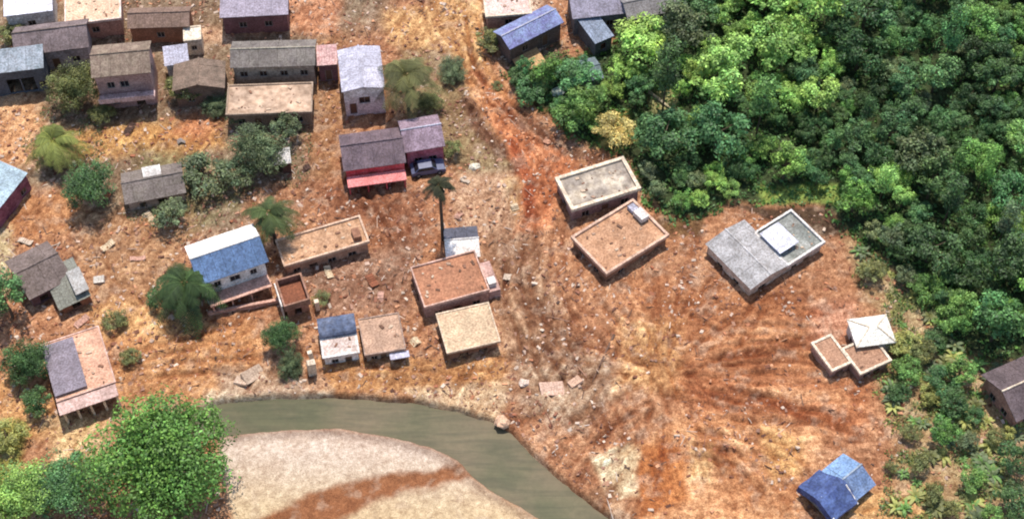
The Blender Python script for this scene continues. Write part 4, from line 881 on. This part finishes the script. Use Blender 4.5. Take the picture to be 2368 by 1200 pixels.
# forest: every tree its own object
lime_z = [(1800,60,130),(1850,150,110),(1430,130,70),(1440,90,60),(1610,220,70),(1900,20,80),(1700,60,80),(1640,130,60),(2220,730,60),(2080,400,60),(1640,420,60),(2340,520,60)]
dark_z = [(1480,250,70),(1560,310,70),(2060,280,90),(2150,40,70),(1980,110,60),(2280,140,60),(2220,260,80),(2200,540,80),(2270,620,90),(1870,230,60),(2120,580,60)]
PF = polyworld(FOREST); pts = []
bare = [polyworld(q_) for q_ in ([(1385,265),(1465,258),(1470,335),(1390,345)], [(1750,440),(1950,435),(1960,540),(1740,510)], [(1320,-40),(1570,-40),(1560,40),(1450,90),(1330,90)], [(1290,110),(1420,70),(1440,150),(1400,215),(1310,210)])]
hmap = {}
r = random.Random(42)
for tr in range(30000):
    x = r.uniform(-5, 95); y = r.uniform(-12, 78)
    A1 = (np.array([x]), np.array([y]))
    df = sdist(PF, *A1)[0]
    if df < .6: continue
    if any(sdist(q_, *A1)[0] > -.3 for q_ in bare): continue
    z = float(hill(x, y)); vpt = np.array([x, y, z+3])-CP; dd = vpt@FW
    px = (vpt[0]/dd/math.tan(HF/2)/2+.5)*IW; py = .5*IH-(vpt@UP)/dd/math.tan(HF/2)/2*IW
    if px > 2480 or py < -130: continue
    rad = r.choice([1.3, 1.6, 1.9, 2.3, 2.8, 3.3, 3.8])
    if df < rad*.75: continue
    if any((x-q[0])**2+(y-q[1])**2 < ((rad+q[2])*.60)**2 for q in pts): continue
    pts.append((x, y, rad, px, py))
    if len(pts) >= 285: break
print('forest trees', len(pts))
for x, y, rad, px, py in pts:
    dl = min(math.hypot(px-a_, py-b2)/c_ for a_, b2, c_ in lime_z); dk = min(math.hypot(px-a_, py-b2)/c_ for a_, b2, c_ in dark_z)
    if dl < 1 and r.random() < .85: key, nm = 'lime', 'yellowish green'
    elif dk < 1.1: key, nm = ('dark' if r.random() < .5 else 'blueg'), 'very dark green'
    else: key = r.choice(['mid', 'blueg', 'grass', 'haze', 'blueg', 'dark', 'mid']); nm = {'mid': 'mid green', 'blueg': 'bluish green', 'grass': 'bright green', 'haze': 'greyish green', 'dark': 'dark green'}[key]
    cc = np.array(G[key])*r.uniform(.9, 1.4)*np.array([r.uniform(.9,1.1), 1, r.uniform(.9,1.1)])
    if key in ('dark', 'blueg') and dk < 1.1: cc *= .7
    where = 'along the edge by the road' if px < 1480 else 'behind the grey roofed house' if (py > 330 and px < 2000) else 'on the slope at the right edge' if px > 2050 and py > 380 else 'at the top right of the wood' if px > 2000 else 'in the middle of the wood' if py > 170 else 'at the top of the wood'
    size = 'small' if rad < 1.8 else 'broad' if rad > 2.6 else 'medium'
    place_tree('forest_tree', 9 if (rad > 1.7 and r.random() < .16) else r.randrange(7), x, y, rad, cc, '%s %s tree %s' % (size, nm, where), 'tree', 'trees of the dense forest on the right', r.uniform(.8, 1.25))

# undergrowth under and around the wood: one mass of leaves
def leaf_carpet(name, n, accept, colf, size, seed, box):
    r = random.Random(seed); rs = np.random.RandomState(seed)
    xs_ = rs.uniform(box[0], box[1], n); ys_ = rs.uniform(box[2], box[3], n); ok = accept(xs_, ys_)
    mb = MB()
    for x, y in zip(xs_[ok], ys_[ok]):
        c_ = colf(r)
        z = ground_z(x, y)
        for k in range(4):
            e = rs_dir(r); leafquad(mb, Vector((x+r.uniform(-.35,.35), y+r.uniform(-.35,.35), z+r.uniform(.03,.4))), (e+Vector((0,0,.8))).normalized(), size*r.uniform(.7,1.4), r, c_)
    o = mb.build(name, M['leaf']); o.color = (1,1,1,1); return tag(o, kind='stuff')
def cf(keys):
    def f(r): 
        k = r.uniform(.6, 1.3); return tuple(np.array(G[r.choice(keys)])*k)
    return f
leaf_carpet('undergrowth', 16000, lambda a, b: (sdist(PF, a, b) > -.6) & (fbm(a*.5, b*.5, 5) > -.2), cf(['mid','dark','blueg','grass']), .38, 3, (-5, 70, -14, 62))
leaf_carpet('scrub_grass', 14000, lambda a, b: (sdist(PS, a, b) > -1.2) & (fbm(a*.5, b*.5, 21) > .0), cf(['mid','olive','yel','haze']), .26, 4, (35, 72, -46, 10))
PY = polyworld([(120,230),(220,290),(250,400),(440,420),(560,420),(560,260),(700,260),(720,400),(560,520),(430,560),(300,500),(140,420),(60,340)])
leaf_carpet('yard_weeds', 9000, lambda a, b: (sdist(PY, a, b) > -.5) & (fbm(a*.4, b*.4, 25) > -.02), cf(['olive','haze','haze']), .22, 5, (-70, -20, -5, 45))
# ---------------------------------------------------------------- rubble on the mud
def rubble(name, n, seed, cols, smin, smax, accept, long=0.):
    rs = np.random.RandomState(seed); r = random.Random(seed); x = rs.uniform(-66, 66, n); y = rs.uniform(-42, 56, n); ok = accept(x, y); mb = MB()
    for a_, b2 in zip(x[ok], y[ok]):
        s = smin+(smax-smin)*r.random()**2.5; z = ground_z(a_, b2); c_ = tuple(np.array(S(*r.choice(cols)))*r.uniform(.8,1.2))
        e = Matrix.Rotation(r.uniform(0,6.3), 3, 'Z') @ Matrix.Rotation(r.uniform(-.4,.4), 3, 'X') @ Matrix.Rotation(r.uniform(-.4,.4), 3, 'Y')
        sz_ = (s*r.uniform(.7,1.6), s*r.uniform(.6,1), s*r.uniform(.3,.7)) if r.random() > long else (s*r.uniform(3,7), .09, .08)
        mb.obox((a_, b2, z+sz_[2]*.25), sz_, e, c_, .3, r)
    return tag(mb.build(name, M['debris']), kind='stuff')
def mud_ok(a, b): return (sdist(PF, a, b) < -.5) & (sdist(polyworld(RIVER, WL), a, b) < -.5) & (sdist(polyworld(SAND, WL), a, b) < -.5)
rubble('rubble', 30000, 11, [(214,180,156),(190,140,110),(226,200,176),(150,96,70),(120,76,56),(172,128,104)], .08, .42, lambda a, b: mud_ok(a, b) & (fbm(a*.25, b*.25, 44) > np.where(a < 12, -.12, .06)), .12)
rubble('clods', 9000, 12, [(196,128,88),(170,104,70),(216,154,112),(136,82,56)], .1, .42, lambda a, b: mud_ok(a, b) & (fbm(a*.2, b*.2, 45) > -.08), .04)
rubble('driftwood', 1600, 13, [(112,80,62),(140,106,84),(90,62,48)], .1, .3, lambda a, b: mud_ok(a, b), .85)
rubble('wreckage', 9000, 14, [(120,90,72),(190,160,136),(222,200,180),(88,62,50),(160,120,96)], .1, .36, lambda a, b: mud_ok(a, b) & (a < 13) & (fbm(a*.3, b*.3, 47) > .02), .45)
# single boulders, slabs and posts that can be told apart
def boulder(px, py, s, c, label, name='boulder', sq=.6, cat='boulder'):
    r = random.Random(int(px*7+py)); p = at(px, py); n, mth = 9, 5; mb = MB(); V = []
    for j in range(mth+1):
        for i in range(n):
            th = math.pi*j/mth; ph = 2*math.pi*i/n; k = s*(1+r.uniform(-.22,.22)) if 0 < j < mth else s*.9
            V.append((math.sin(th)*math.cos(ph)*k, math.sin(th)*math.sin(ph)*k*.8, math.cos(th)*k*sq))
    for j in range(mth):
        for i in range(n): i2 = (i+1) % n; mb.quad(V[j*n+i], V[(j+1)*n+i], V[(j+1)*n+i2], V[j*n+i2])
    o = mb.build(name, wm('stone_%d_%d_%d' % c, c, None, k=.4)); o.location = (p[0], p[1], ground_z(p[0], p[1])+s*sq*.35); tag(o, label, cat)
boulder(1161, 975, .9, (232,190,158), 'pale pink boulder on the river bank below the mudflow')
boulder(1212, 885, .7, (236,214,196), 'whitish boulder right of the beige slab house')
boulder(1098, 386, .7, (244,236,214), 'bright white boulder right of the slate blue car')
boulder(1290, 214, .9, (206,220,206), 'pale green white block among dark bushes by the forest', cat='block')
boulder(1265, 330, .5, (214,160,130), 'small pinkish boulder at the road edge')
boulder(885, 352, .45, (246,240,226), 'small white sack shaped stone before the red house')
def slabs(px, py, w_, d_, h_, rz, c, label, name='concrete_slab', tilt=.1, cat='slab', z=.0):
    p = at(px, py); o = MB().obox((0,0,h_/2), (w_, d_, h_), Matrix.Identity(3), None, .08).build(name, wm('slab_%d_%d_%d' % c, c, None, k=.45)); o.location = (p[0], p[1], ground_z(p[0], p[1])+z); o.rotation_euler = (tilt, tilt*.6, rz); tag(o, label, cat)
slabs(722, 862, .9, .7, 2.6, .3, (232,214,190), 'cream gatepost standing right of the small round tree', 'gatepost', .06, 'post')
slabs(722, 832, .5, .5, 1.6, .3, (240,226,204), 'shorter cream post just behind the gatepost', 'post', -.1, 'post')
slabs(735, 715, .5, .5, 1.8, .3, (240,216,190), 'pale post above the curved roof house', 'post', .0, 'post')
slabs(585, 868, 2.4, 1.5, .3, .7, (196,172,150), 'broken grey concrete slab left of the small round tree', z=.1, tilt=.25)
slabs(560, 882, 1.6, 1.2, .3, -.3, (206,180,158), 'smaller broken slab at the river bank', z=.1, tilt=-.2)
slabs(1275, 900, 2.6, 1.6, .3, .1, (222,186,164), 'pale fallen wall panel on the mud right of the river bend', 'wall_panel', .12, 'panel', .1)
slabs(1330, 885, 1.5, 1.0, .25, .6, (214,176,150), 'small pale panel beside the fallen wall panel', 'wall_panel', -.16, 'panel', .1)
slabs(230, 650, 1.2, .9, .3, .2, (216,210,200), 'light slab fallen right of the lean-to', z=.1)
def log(p0, p1, rad, label, c=(190,176,146)):
    a_, b2 = at(*p0), at(*p1); z0, z1 = ground_z(*a_[:2]), ground_z(*b2[:2]); root = empty('fallen_tree', (a_[0], a_[1], z0), 0, label, 'dead tree')
    d = Vector((b2[0]-a_[0], b2[1]-a_[1], z1-z0)); m_ = wm('log_wood_%d' % c[0], c, None, k=.4)
    MB().tube([Vector((0,0,rad)), d*.5+Vector((0,0,rad*1.3)), d+Vector((0,0,rad))], [rad, rad*.8, rad*.4], 8).build('trunk', m_, root)
    for k in range(4): q = d*(.45+.13*k)+Vector((0,0,rad)); MB().tube([q, q+Vector((rnd.uniform(-1,1), rnd.uniform(-.6,.6), rnd.uniform(.3,.9)))], [rad*.4, rad*.12], 5).build('branch', m_, root)
log((1500,215), (1560,262), .25, 'pale bleached tree trunk leaning at the forest clearing')
log((1420,775), (1370,880), .16, 'thin dark tree trunk lying across the mudflow right of the beige house', (120,92,76))
# ---------------------------------------------------------------- clutter of the damaged quarter, each piece by itself
sheet_pts = [(250,455,'rust coloured','right of the dark green tree'),(318,480,'pale','in front of the grey shack'),(345,505,'cream','below the grey shack'),(560,620,'grey','under the dark green palm'),
 (705,390,'dark brown','right of the tiny white shed'),(760,455,'rust coloured','below the red house'),(1060,500,'pinkish','right of the tall thin palm'),(1075,420,'pale','below the bright white boulder'),(760,630,'cream','below the long tan house'),
 (860,650,'rust coloured','between the long tan house and the parapet house'),(880,690,'pinkish','above the tan terrace house'),(960,790,'cream','right of the tan terrace house'),(1180,640,'pale','on the mud right of the parapet house'),(190,745,'pinkish','above the porch house roof'),
 (320,600,'pinkish','on the mud left of the bushy palm'),(250,570,'cream','right of the collapsed house'),(60,560,'pale','above the collapsed house'),(1190,480,'cream','beside the road left of the slab house'),(420,330,'grey','in the orange yard above the grey shack'),(300,300,'dark brown','in front of the pink brick house'),
 (640,300,'grey','among the weeds below the beige building'),(1070,640,'pale','beside the annex of the parapet house')]
sc_ = {'rust coloured': (150,92,64), 'pale': (214,196,176), 'cream': (228,206,172), 'grey': (150,142,138), 'dark brown': (84,60,50), 'pinkish': (214,168,148)}
for i, (px, py, cn_, wh) in enumerate(sheet_pts):
    p = at(px, py); rz = rnd.uniform(0, 3); w_, d_ = rnd.uniform(.9, 1.9), rnd.uniform(.5, 1.1); mb = MB(); n = 8
    for k in range(n):       # corrugated sheet: a folded strip with thickness
        xa, xb = -w_/2+w_*k/n, -w_/2+w_*(k+1)/n; za, zb = (.0, .05) if k % 2 else (.05, .0); zc_ = .12*math.sin(k*.8+i)
        mb.quad((xa,-d_/2,za+zc_),(xb,-d_/2,zb+zc_),(xb,d_/2,zb+zc_),(xa,d_/2,za+zc_)); mb.quad((xa,d_/2,za+zc_-.02),(xb,d_/2,zb+zc_-.02),(xb,-d_/2,zb+zc_-.02),(xa,-d_/2,za+zc_-.02))
    o = mb.build('metal_sheet', wm('scrap_'+cn_.replace(' ', '_'), sc_[cn_], None, k=.6)); o.location = (p[0], p[1], ground_z(p[0], p[1])+.22); o.rotation_euler = (rnd.uniform(-.25,.25), rnd.uniform(-.2,.2), rz)
    tag(o, '%s loose roofing sheet lying %s' % (cn_, wh), 'metal sheet', 'loose roofing sheets on the mud')
